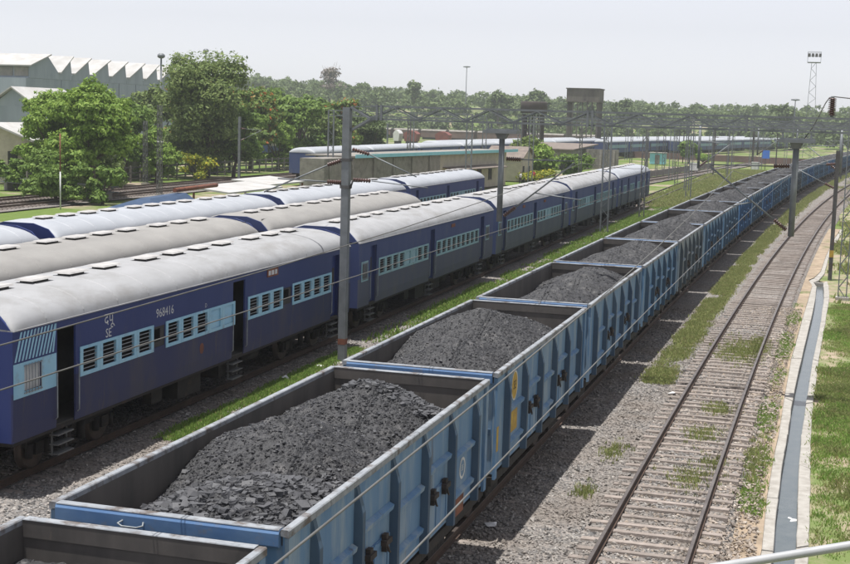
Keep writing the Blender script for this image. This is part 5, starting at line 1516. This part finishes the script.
# flood light towers
def tower(x, y, h, w, lab, headw=5, cat='light tower'):
    o = empty('light_tower', (x, y, -.5)); tag(o, lab, cat)
    c = MB(); t_ = max(.10, y*.00022)
    for sx in (-1, 1):
        for sy in (-1, 1): c.bar((sx*w/2, sy*w/2, 0), (sx*w/5, sy*w/5, h), t_)
    c.build('legs', 'steel_galv', o); l_ = MB(); n = 16
    for k in range(n):
        wa, wb = w/2*(1-.6*k/n), w/2*(1-.6*(k+1)/n); s_ = 1 if k % 2 else -1
        for q_ in (-1, 1): l_.bar((-s_*wa, q_*wa, h*k/n), (s_*wb, q_*wb, h*(k+1)/n), t_*.6); l_.bar((q_*wa, -s_*wa, h*k/n), (q_*wb, s_*wb, h*(k+1)/n), t_*.6)
    l_.build('lacing', 'steel_galv', o)
    p = MB(); hw = headw/2
    for zz in (h, h+headw*.5, h+headw*.8):
        for s_ in (-hw, hw): p.bar((-hw, s_, zz), (hw, s_, zz), t_*.8); p.bar((s_, -hw, zz), (s_, hw, zz), t_*.8)
    for sx in (-hw, hw):
        for sy in (-hw, hw): p.bar((sx, sy, h), (sx, sy, h+headw*.8), t_*.8)
    p.box(-hw, hw, -hw, hw, h-.12, h)
    p.build('lamp_platform', 'steel_galv', o)
    for k in range(4):
        for sy in (-hw-.35, hw+.05): MB().box(-hw+k*hw*.55-.35+.4, -hw+k*hw*.55+.35+.4, sy, sy+.3, h+headw*.45, h+headw*.45+.8).build('flood_lamp', 'steel_dark', o)
tower(-1.3, 400, 27, 3.2, 'tall lattice flood light tower rising above the portal at the right', 3.6)
def lamp_mast(x, y, h, lab, hw=2.2):
    o = empty('lamp_mast', (x, y, -.5)); tag(o, lab, 'lamp mast')
    MB().tube([(0, 0, 0), (0, 0, h)], [.35, .14], 8).build('pole', 'steel_galv', o); MB().lathe([(.3, h-.2), (hw, h), (hw, h+.35), (.3, h+.6)], (0, 0, 0), 'z', 14).build('lamp_ring', 'steel_galv', o)
lamp_mast(-7.5, 520, 18.5, 'high mast lamp with round head above the far trees at the right', 1.6)
lamp_mast(-165, 640, 33, 'high mast lamp with round head above the forest left of the tanks', 1.8)
lamp_mast(-101, 196, 16.8, 'slim lamp mast above the big dark tree beside the sawtooth shed', .6)
lamp_mast(-126, 265, 21, 'slim lamp mast above the trees right of the big dark tree', .6)

# sawtooth shed
sh = empty('sawtooth_shed', (-124, 200, -.5)); tag(sh, 'large grey sawtooth roof industrial shed with pale roofs behind the left trees', 'industrial shed')
ridges = [0, 7, 13, 19.8, 26.2, 32.8, 38.6, 45, 51]
MB().box(-70, -.05, -6.5, 54, 0, 13.0).build('wall', 'shed_metal', sh)
MB().prism([(-5.5, 15.0), (0, 16.8), (3.6, 13.9), (3.6, 13.01), (-5.5, 13.01)], 'x', -70, 0).build('tooth', ['shed_metal'], sh)
MB().prism([(-6.2, 14.9), (.1, 16.95), (.1, 17.15), (-6.2, 15.1)], 'x', -71, .7).build('roof_sheet', 'shed_roof', sh)
for k in range(24): MB().box(-69.5+k*2.9, -69.5+k*2.9+2.6, -5.62, -5.502, 13.3, 14.8).build('window_pane', 'shed_glass', sh)
for a, b in zip(ridges[:-1], ridges[1:]):
    MB().prism([(a+3.61 if a == 0 else a+.6, 13.9), (b, 16.8), (b+.55, 13.9), (b+.55, 13.01), (a+3.61 if a == 0 else a+.6, 13.01)], 'x', -70, 0).build('tooth', 'shed_metal', sh)
    MB().prism([(a+3.2 if a == 0 else a+.75, 14.05), (b+.25, 16.95), (b+.25, 17.15), (a+3.2 if a == 0 else a+.75, 14.25)], 'x', -71, .6).build('roof_sheet', 'shed_roof', sh)
    MB().box(.001, .05, a+4.2, a+4.4, 9, 13).build('gable_rib', 'shed_metal', sh)
for k in range(5): MB().box(-68+k*13, -58+k*13, -6.58, -6.502, 6.0, 8.4).build('window', 'shed_glass', sh)
# smaller houses at the left edge
def house(x, y, w, d, h, rise, lab, wall='cream_wall', roof='shed_roof', rz=0.0):
    o = empty('house', (x, y, -.5), rz); tag(o, lab, 'house')
    MB().box(-w/2, w/2, 0, d, 0, h).build('wall', wall, o)
    MB().prism([(-w/2+.01, h), (0, h+rise), (w/2-.01, h)], 'y', .01, d-.01).build('gable', wall, o)
    MB().prism([(-w/2-.6, h-.15), (0, h+rise+.05), (0, h+rise+.25), (-w/2-.6, h+.05)], 'y', -.7, d+.5).build('roof', roof, o)
    MB().prism([(0.01, h+rise+.05), (w/2+.6, h-.15), (w/2+.6, h+.05), (.01, h+rise+.25)], 'y', -.7, d+.5).build('roof', roof, o)
    for xx in (-w/4, w/4): MB().box(xx-.6, xx+.6, -.06, -.001, h*.45, h*.45+1.4).build('window', 'dark_opening', o)
    MB().box(-.5, .5, -.05, -.001, 0, 2.2).build('door', 'dark_opening', o)
house(-104.5, 160, 7, 12, 8.4, 2.4, 'narrow gabled building with dark window at the left edge below the shed', 'shed_metal')
house(-86, 128, 9, 14, 4.8, 1.6, 'low cream walled house at the left edge behind the bushes')
house(-90, 150, 16, 10, 4.2, 1.5, 'low dark walled house with pale roof behind the two left trees', 'concrete_old')

# far freight wagons
for k in range(9):
    o = empty('covered_wagon', (-166+k*11.2, 478-k*2.5, -.5), math.pi/2-.22); tag(o, 'small far brown covered goods wagon in front of the forest', 'goods wagon', 'far brown goods wagons')
    MB().box(-1.5, 1.5, -5, 5, 1.1, 3.5).build('body', 'far_brown', o); MB().prism([(-1.6, 3.5), (-.8, 4.0), (.8, 4.0), (1.6, 3.5)], 'y', -5.1, 5.1).build('roof', 'concrete_old', o)
    MB().box(-1.2, 1.2, -4.6, 4.6, .3, 1.09).build('underframe', 'under', o)
for k, (x, m_, lab) in enumerate(((-123, 'white_box', 'far white drum wagon beside two red brown ones'), (-118.5, 'red_paint', 'far red brown hopper with pale top, left one of two'), (-108.5, 'red_paint', 'far red brown hopper with pale top, right one of two'))):
    o = empty('hopper', (x, 395, -.5)); tag(o, lab, 'hopper')
    w_ = 1.0 if k == 0 else 2.2
    MB().hull8([(-w_*.8, -2, .9), (w_*.8, -2, .9), (w_*.8, 2, .9), (-w_*.8, 2, .9), (-w_, -2, 3.2), (w_, -2, 3.2), (w_, 2, 3.2), (-w_, 2, 3.2)]).build('body', m_, o)
    MB().prism([(-w_, 3.202), (-w_*.3, 4.2), (w_*.5, 4.0), (w_, 3.202)], 'y', -2, 2).build('cover', m_ if k else 'white_box', o); MB().box(-w_*.7, w_*.7, -1.5, 1.5, 0, .898).build('underframe', 'under', o)

# ------------------------------------------------------------------ trees
def crown_quads(lobes, n, size, rs, up_bias=.35):
    """lobes: (x, y, z, rx, rz); leaves lie in clumps on and inside the lobes"""
    out = []
    w = np.array([l[3]**2 for l in lobes]); w = w/w.sum()
    idx = rs.choice(len(lobes), n, p=w)
    Lb = np.array(lobes)[idx]
    d = rs.normal(0, 1, (n, 3)); d /= np.linalg.norm(d, axis=1)[:, None]
    d[:, 2] = np.where(d[:, 2] < -.5, -d[:, 2]*.6, d[:, 2])
    r = rs.uniform(.35, 1.0, n)**.45
    # clumps: jitter radius with direction noise so that the outline breaks
    cl = .80+.24*np.sin(d[:, 0]*7+idx*1.7)*np.sin(d[:, 1]*6+idx)+.14*np.sin(d[:, 2]*9+idx*2.3)
    c = np.stack([Lb[:, 0]+d[:, 0]*Lb[:, 3]*r*cl, Lb[:, 1]+d[:, 1]*Lb[:, 3]*r*cl, Lb[:, 2]+d[:, 2]*Lb[:, 4]*r*cl], 1)
    nrm = d+rs.normal(0, .55, (n, 3)); nrm[:, 2] += up_bias; nrm /= np.linalg.norm(nrm, axis=1)[:, None]
    a = np.cross(nrm, rs.normal(0, 1, (n, 3))); a /= np.linalg.norm(a, axis=1)[:, None]
    b = np.cross(nrm, a)
    s_ = size*rs.uniform(.55, 1.25, n)[:, None]
    a = a*s_; b = b*s_*.62
    return np.stack([c-a*.9, c-b*.8+a*.1, c+a, c+b*.8-a*.05], 1)
def tree(name, x, y, h, rad, lab, leaf, n, size, trunk_h=.35, seed=1, nl=14, group=None, flat=.8, z=-.6, leanx=0, low=.3, cat='tree', bare=False):
    rs = np.random.default_rng(seed)
    o = empty(name, (x, y, z)); tag(o, lab, cat, group)
    lobes = []
    for k in range(nl):
        a = rs.uniform(0, 2*np.pi); rr = rad*rs.uniform(.15, .78); q = rs.uniform(low, .86)
        s_ = rad*rs.uniform(.34, .56)*(1-.25*abs(q-.55))
        sh_ = math.sqrt(max(.12, 1-((q-.52)/.52)**2))
        lobes.append((math.cos(a)*rr*sh_+leanx*q, math.sin(a)*rr*sh_, h*q, s_, s_*flat))
    lobes.append((leanx*.9, 0, h*.84, rad*.36, h*.14))
    t_ = MB()
    th = h*trunk_h
    t_.tube([(0, 0, 0), (.1, .05, th*.5), (leanx*.3, 0, th)], [rad*.075, rad*.058, rad*.05], 9)
    o1 = t_.build('trunk', 'bark', o)
    b = MB()
    for l_ in lobes[:10]:
        m_ = ((l_[0])*.5+leanx*.15, (l_[1])*.5, th+(l_[2]-th)*.45)
        b.tube([(leanx*.25, 0, th*.85), m_, (l_[0], l_[1], l_[2])], [rad*.035, rad*.022, rad*.008], 6)
        if bare:
            for q in range(5):
                e = rs.normal(0, rad*.28, 3); b.tube([m_, (l_[0]+e[0], l_[1]+e[1], l_[2]+abs(e[2]))], [rad*.016, rad*.006], 5)
    b.build('limbs', 'bark', o)
    V = crown_quads(lobes, n, size, rs)
    link('crown', quads_mesh('crown', V, 4, [leaf]), o)
    return o
tree('broadleaf_tree', -64.8, 112, 12.0, 4.3, 'bright green broad tree with spreading crown beside the left track, right one of two', 'leaf_bright', 26000, .22, .34, 3, 24, low=.30)
tree('broadleaf_tree', -70.2, 115, 10.6, 4.1, 'bright green broad tree at the left, left one of two before the shed', 'leaf_bright', 23000, .22, .34, 4, 22, low=.30)
tree('leafy_bush', -64.8, 105.5, 4.9, 3.1, 'tall green bush at the foot of the left trees around the thin pole', 'leaf_mid', 15000, .20, .2, 5, 16, low=.12, cat='bush')
tree('leafy_bush', -61.2, 107.5, 3.6, 2.0, 'smaller green bush right of the thin pole', 'leaf_mid', 3500, .24, .2, 6, 10, low=.12, cat='bush')
tree('leafy_bush', -78, 120, 3.4, 2.6, 'low bush at the left edge behind the lattice girder', 'leaf_mid', 3500, .26, .2, 7, 10, low=.15, cat='bush')
tree('leafy_bush', -67.2, 117, 5.5, 3.4, 'dark bush between the trunks of the two left trees', 'leaf_dark', 9000, .22, .2, 58, 12, low=.12, cat='bush')
tree('leafy_bush', -73, 122, 5.0, 2.6, 'dark bush under the left trees beside the white board', 'leaf_dark', 4200, .28, .2, 8, 10, low=.15, cat='bush')
tree('broadleaf_tree', -75.0, 158, 15.9, 6.3, 'big dark olive green tree, tallest on the left', 'leaf_dark', 40000, .25, .22, 9, 34, low=.14, flat=1.0)
tree('broadleaf_tree', -72.5, 161, 9.5, 3.8, 'bright green lower tree in front of the big dark tree', 'leaf_mid', 12000, .26, .25, 10, 16, low=.25, leanx=1.5)
tree('leafy_bush', -74.3, 143, 7.0, 3.0, 'light green shrub tree behind the left mast', 'leaf_bright', 8000, .22, .2, 11, 12, low=.12, cat='bush')
tree('leafy_bush', -72.6, 150, 3.4, 2.4, 'bush with yellow blooms left of the fence gap', 'leaf_yellow', 1600, .22, .2, 12, 8, low=.2, cat='bush')
tree('flowering_tree', -81, 186, 12.8, 5.0, 'green tree with orange red blossom right of the big dark tree', 'leaf_flower', 14000, .36, .25, 13, 18, low=.2)
tree('broadleaf_tree', -79, 200, 11.4, 5.2, 'mid green tree between the flowering tree and the tall mast', 'leaf_mid', 14000, .38, .25, 14, 18, low=.16)
tree('flowering_tree', -77.5, 216, 11.6, 5.0, 'green tree with sparse orange blossom left of the tall mast', 'leaf_flower', 13000, .38, .25, 15, 18, low=.16)
tree('broadleaf_tree', -80, 176, 8.2, 4.2, 'dark shade tree standing at the fence behind the slim grey pole', 'leaf_dark', 10000, .34, .25, 16, 14, low=.2)
tree('broadleaf_tree', -79.5, 232, 9.5, 4.4, 'pale green tree just left of the tall mast by the lone coach', 'leaf_forest', 9000, .4, .25, 17, 14, low=.2)
tree('broadleaf_tree', -90, 210, 13.2, 6, 'tree crown rising behind the flowering trees', 'leaf_mid', 7000, .42, .25, 18, 16, low=.3)
tree('broadleaf_tree', -100, 192, 13, 5, 'dark narrow tree behind the big dark tree on its right', 'leaf_dark', 6000, .42, .25, 19, 14, low=.3)
tree('leafy_bush', -38.6, 196, 5.4, 4.0, 'bright green bushy tree behind the yellow hedge', 'leaf_bright', 6000, .38, .2, 20, 14, low=.12, cat='bush')
tree('leafy_bush', -43.5, 208, 6.2, 3.6, 'dark bushy tree behind the small gable house', 'leaf_dark', 5000, .38, .2, 21, 12, low=.12, cat='bush')
tree('leafy_bush', -34.5, 203, 3.6, 3.0, 'green bush at the right end of the yellow hedge', 'leaf_mid', 3500, .36, .2, 22, 10, low=.12, cat='bush')
tree('round_shrub', -26.2, 300, 5.4, 2.5, 'round dark green small tree on the yard grass beside the teal cabin', 'leaf_mid', 3800, .4, .3, 23, 12, low=.25)
tree('leafy_bush', -22.8, 296, 2.4, 2.2, 'low light green bush right of the round small tree', 'leaf_bright', 2200, .4, .2, 24, 8, low=.15, cat='bush')
tree('broadleaf_tree', -77.5, 134, 9.5, 4.2, 'bright green tree behind the white board left of the big dark tree', 'leaf_bright', 14000, .25, .28, 61, 18, low=.2)
tree('broadleaf_tree', -80, 146, 10.5, 4.4, 'mid green tree filling the gap left of the big dark tree', 'leaf_mid', 13000, .27, .28, 62, 18, low=.2)
tree('leafy_bush', -77.5, 150, 4.2, 3.0, 'leafy bush along the fence below the big dark tree', 'leaf_mid', 6000, .25, .2, 63, 12, low=.1, cat='bush')
tree('leafy_bush', -78.5, 168, 4.6, 3.2, 'dark leafy bush along the fence right of the big dark tree', 'leaf_dark', 6000, .27, .2, 64, 12, low=.1, cat='bush')
tree('broadleaf_tree', -84, 172, 13.6, 5.2, 'orange tinged green tree joining the big dark tree on its right', 'leaf_flower', 15000, .30, .25, 65, 20, low=.15)
tree('broadleaf_tree', -79.0, 192, 8.0, 4.0, 'bright green low tree under the flowering tree', 'leaf_bright', 9000, .30, .2, 66, 14, low=.1)
tree('broadleaf_tree', -76.5, 207, 8.6, 4.2, 'dark leafy tree reaching the ground left of the tall mast', 'leaf_dark', 10000, .32, .2, 67, 16, low=.1)
tree('broadleaf_tree', -74.5, 224, 9.2, 4.4, 'pale green loose tree beside the lone blue coach', 'leaf_forest', 9000, .34, .2, 68, 16, low=.12)
tree('broadleaf_tree', -92, 238, 12.5, 5.4, 'tall green tree behind the lone blue coach', 'leaf_mid', 9000, .40, .25, 69, 16, low=.15)
tree('leafy_bush', -82, 127, 4.6, 3.0, 'green bush by the cream house at the left edge', 'leaf_bright', 6000, .25, .2, 70, 12, low=.1, cat='bush')
hg = empty('flower_hedge', (-37.6, 190, -.5)); tag(hg, 'low clipped hedge with yellow blooms behind the front train', 'hedge')
rs = np.random.default_rng(31); V = crown_quads([(rs.uniform(-.8, .8), -9+k*1.2, .7, 1.2, .8) for k in range(15)], 5000, .2, rs)
link('hedge_leaves', quads_mesh('hedge_leaves', V, 4, ['leaf_yellow']), hg)
h_ = MB()
for k in range(8): h_.tube([(0, -9+k*2.3, 0), (0, -9+k*2.3, .7)], .05, 5)
h_.build('hedge_stems', 'bark', hg)

# forest beyond the yard: one mass on rising ground
def skyline(t_): return np.interp(t_, [-.66, -.437, -.373, -.31, -.23, -.155, -.08, .0, .16], [24.5, 24.5, 22.0, 19.5, 18.2, 16.0, 16.0, 15.2, 14.5])
def hill_z(x, y):
    y = np.maximum(y, 1.0); t_ = np.clip(x/y, -.66, .16)
    top = skyline(t_)*y/600-11.5
    f_ = np.clip((y-500)/130.0, 0, 1); f_ = f_*f_*(3-2*f_)
    return -.9+np.maximum(0, top+1)*f_
def hill():
    xs = np.arange(-760, 420, 28.0); ys = np.arange(480, 1000, 26.0)
    X, Y = np.meshgrid(xs, ys); Z = hill_z(X, Y); Z[0] = -1.2
    nx = len(xs); V = np.stack([X, Y, Z], -1).reshape(-1, 3)
    ii, jj = np.meshgrid(np.arange(nx-1), np.arange(len(ys)-1)); b_ = (jj*nx+ii).ravel()
    struct(link('hillside', tri_mesh('hillside', V, np.stack([b_, b_+1, b_+nx+1, b_+nx], 1), ['land'], smooth=True)))
hill()
def forest():
    rs = np.random.default_rng(77); parts = []
    for k in range(1050):
        y = 505+rs.uniform(0, 1)**1.1*330; t_ = rs.uniform(-.62, .16)
        x = t_*y+rs.normal(0, 4)
        g = float(hill_z(np.array(x), np.array(y)))
        h = rs.uniform(8, 13.0)*(1.0 if y > 560 else .75)
        rad = h*rs.uniform(.32, .46)
        lobes = [(x, y, g+h*.5, rad*.85, h*.42)]
        for q in range(5):
            a = rs.uniform(0, 6.28); lobes.append((x+math.cos(a)*rad*.55, y+math.sin(a)*rad*.55, g+h*rs.uniform(.3, .85), rad*.5, rad*.45))
        parts.append(crown_quads(lobes, 210, 1.05, rs))
    for k in range(240):        # undergrowth along the front edge
        y = rs.uniform(480, 540); x = rs.uniform(-.62, .0)*y; h = rs.uniform(2.5, 5.5)
        parts.append(crown_quads([(x, y, h*.45, h*.7, h*.5)], 70, .95, rs))
    for k in range(120):        # nearer scrub between the yard rows and the forest
        y = rs.uniform(400, 450); x = rs.uniform(-.60, -.37)*y; h = rs.uniform(1.5, 3.5)
        parts.append(crown_quads([(x, y, h*.45, h*.7, h*.5)], 60, .8, rs))
    V = np.concatenate(parts)
    o = link('forest', quads_mesh('forest', V, 4, ['leaf_forest'])); struct(o, 'stuff')
    o['label'] = 'dense pale green forest along the horizon behind the yard'; o['category'] = 'forest'
forest()
for (x, y, h, r_, lab, lf_, n, sd_, br_) in ((-236, 640, 33, 9, 'nearly bare wide crowned tree on the forest skyline right of the shed', 'leaf_dry', 900, 41, True),
                       (-130, 560, 21, 6.5, 'rounded skyline tree left of the dark round tank', 'leaf_forest', 2600, 42, False),
                       (-116, 580, 22, 7.5, 'wide rounded skyline tree just left of the dark round tank', 'leaf_forest', 2800, 43, False),
                       (-94, 560, 20, 6, 'rounded skyline tree between the two water tanks', 'leaf_forest', 2600, 44, False),
                       (-76, 560, 18.5, 6.5, 'rounded skyline tree just right of the square water tank', 'leaf_forest', 2400, 45, False),
                       (-12, 560, 18.5, 6.5, 'rounded skyline tree beside the high mast lamp at the right', 'leaf_forest', 2400, 46, False),
                       (-178, 600, 25, 6, 'tall skyline tree above the far brown wagons', 'leaf_forest', 2400, 47, False)):
    tree('skyline_tree', x, y, h-float(hill_z(np.array(x), np.array(y))), r_, lab, lf_, n, .9, .4, sd_, 12, low=.4, z=float(hill_z(np.array(x), np.array(y)))-.3, bare=br_)

# ------------------------------------------------------------------ people by the platform building
def person(x, y, rz, top, bottom, lab, step=.12, bag=False):
    o = empty('person', (x, y, -.5), rz); tag(o, lab, 'person')
    V = [(0, 0, .95), (0, 0, 1.15), (0, 0, 1.38), (0, 0, 1.50), (0, .02, 1.62), (0, .02, 1.72),
         (.10, 0, .90), (.11, step, .50), (.11, step*.7, .08), (.11, step*.7+.14, .04), (-.10, 0, .90), (-.11, -step*.5, .50), (-.11, -step, .08), (-.11, -step+.14, .04),
         (.19, 0, 1.40), (.25, -.04, 1.14), (.24, .06, .90), (.24, .09, .80), (-.19, 0, 1.40), (-.25, .02, 1.14), (-.24, .10, .90), (-.24, .13, .80)]
    E_ = [(0, 1), (1, 2), (2, 3), (3, 4), (4, 5), (0, 6), (6, 7), (7, 8), (8, 9), (0, 10), (10, 11), (11, 12), (12, 13), (2, 14), (14, 15), (15, 16), (16, 17), (2, 18), (18, 19), (19, 20), (20, 21)]
    rad = [.15, .14, .16, .06, .10, .085, .10, .065, .045, .04, .10, .065, .045, .04, .065, .048, .036, .035, .065, .048, .036, .035]
    me = bpy.data.meshes.new('body'); me.from_pydata(V, E_, [])
    b = bpy.data.objects.new('body', me); COL.objects.link(b)
    sk = b.modifiers.new('skin', 'SKIN')
    for i, r_ in enumerate(rad): me.skin_vertices[0].data[i].radius = (r_, r_*.85)
    me.skin_vertices[0].data[0].use_root = True
    ss = b.modifiers.new('sub', 'SUBSURF'); ss.levels = 1; ss.render_levels = 1
    dg = bpy.context.evaluated_depsgraph_get(); m2 = bpy.data.meshes.new_from_object(b.evaluated_get(dg)); bpy.data.objects.remove(b)
    for m_ in ('skin', top, bottom, 'hair'): m2.materials.append(MATS[m_])
    for p in m2.polygons:
        c = p.center; p.use_smooth = True
        p.material_index = 3 if (c.z > 1.70 or (c.z > 1.6 and c.y < -.0)) else 0 if c.z > 1.50 else 2 if c.z < .96 and abs(c.x) < .2 else 1 if c.z > 1.0 else 0
    link('body', m2, o)
person(-36.9, 173.4, 2.4, 'cloth_white', 'cloth_dark', 'person in white shirt and dark trousers standing by the platform building')
person(-36.6, 180.6, 3.6, 'cloth_red', 'cloth_dark', 'person in red top standing in front of the gable house', .16)

# ------------------------------------------------------------------ handrail of the overbridge, small litter
hr = empty('bridge_handrail', (0, 5.5, -.5)); tag(hr, 'pale grey pipe handrail crossing the lower right corner', 'handrail')
MB().tube([(-.9, 0, 6.13+.5), (-.27, 0, 6.318+.5), (.24, 0, 6.47+.5), (2.6, 0, 7.09+.5)], .0185, 14).build('rail_pipe', 'pipe_paint', hr)
MB().tube([(1.2, 0, 0), (1.2, 0, 7.2)], .024, 10).build('rail_post', 'pipe_paint', hr)
MB().tube([(-.9, 0, 0), (-.9, 0, 6.66)], .024, 10).build('rail_post', 'pipe_paint', hr)
for k, (x, y, s_, lab) in enumerate(((-15.62, 38.8, .30, 'white crumpled litter on the stones beside the striped coach'), (-15.35, 41.0, .20, 'small white litter near the foot of the tall mast'), (-3.75, 41.5, .14, 'small white scrap on the stones left of the right hand track'),
                           (.02, 30.3, .10, 'white scrap floating in the drain, left one'), (.10, 30.2, .12, 'white scrap floating in the drain, right one'), (-5.9, 26.2, .16, 'white scrap in the light gap beside the second wagon'))):
    P = np.array([[x, y, (-.567 if k in (3, 4) else GZ+.05)]]); V, F = lumps(P, np.array([s_]), .35, .2, 'oct', .35)
    tag(link('litter', tri_mesh('litter', V, F, ['litter'])), lab, 'litter')

# ------------------------------------------------------------------ haze
hz = MB().box(-560, 330, -60, 1000, -1.7, 48).mesh('haze')
hm = bpy.data.materials.new('haze'); hm.use_nodes = True
n = hm.node_tree.nodes; n.remove(n['Principled BSDF'])
pv = n.new('ShaderNodeVolumePrincipled'); pv.inputs['Color'].default_value = (.86, .90, .96, 1); pv.inputs['Density'].default_value = .00024; pv.inputs['Anisotropy'].default_value = .2
hm.node_tree.links.new(pv.outputs[0], n['Material Output'].inputs['Volume'])
hz.materials.append(hm)
struct(link('haze', hz), 'stuff')
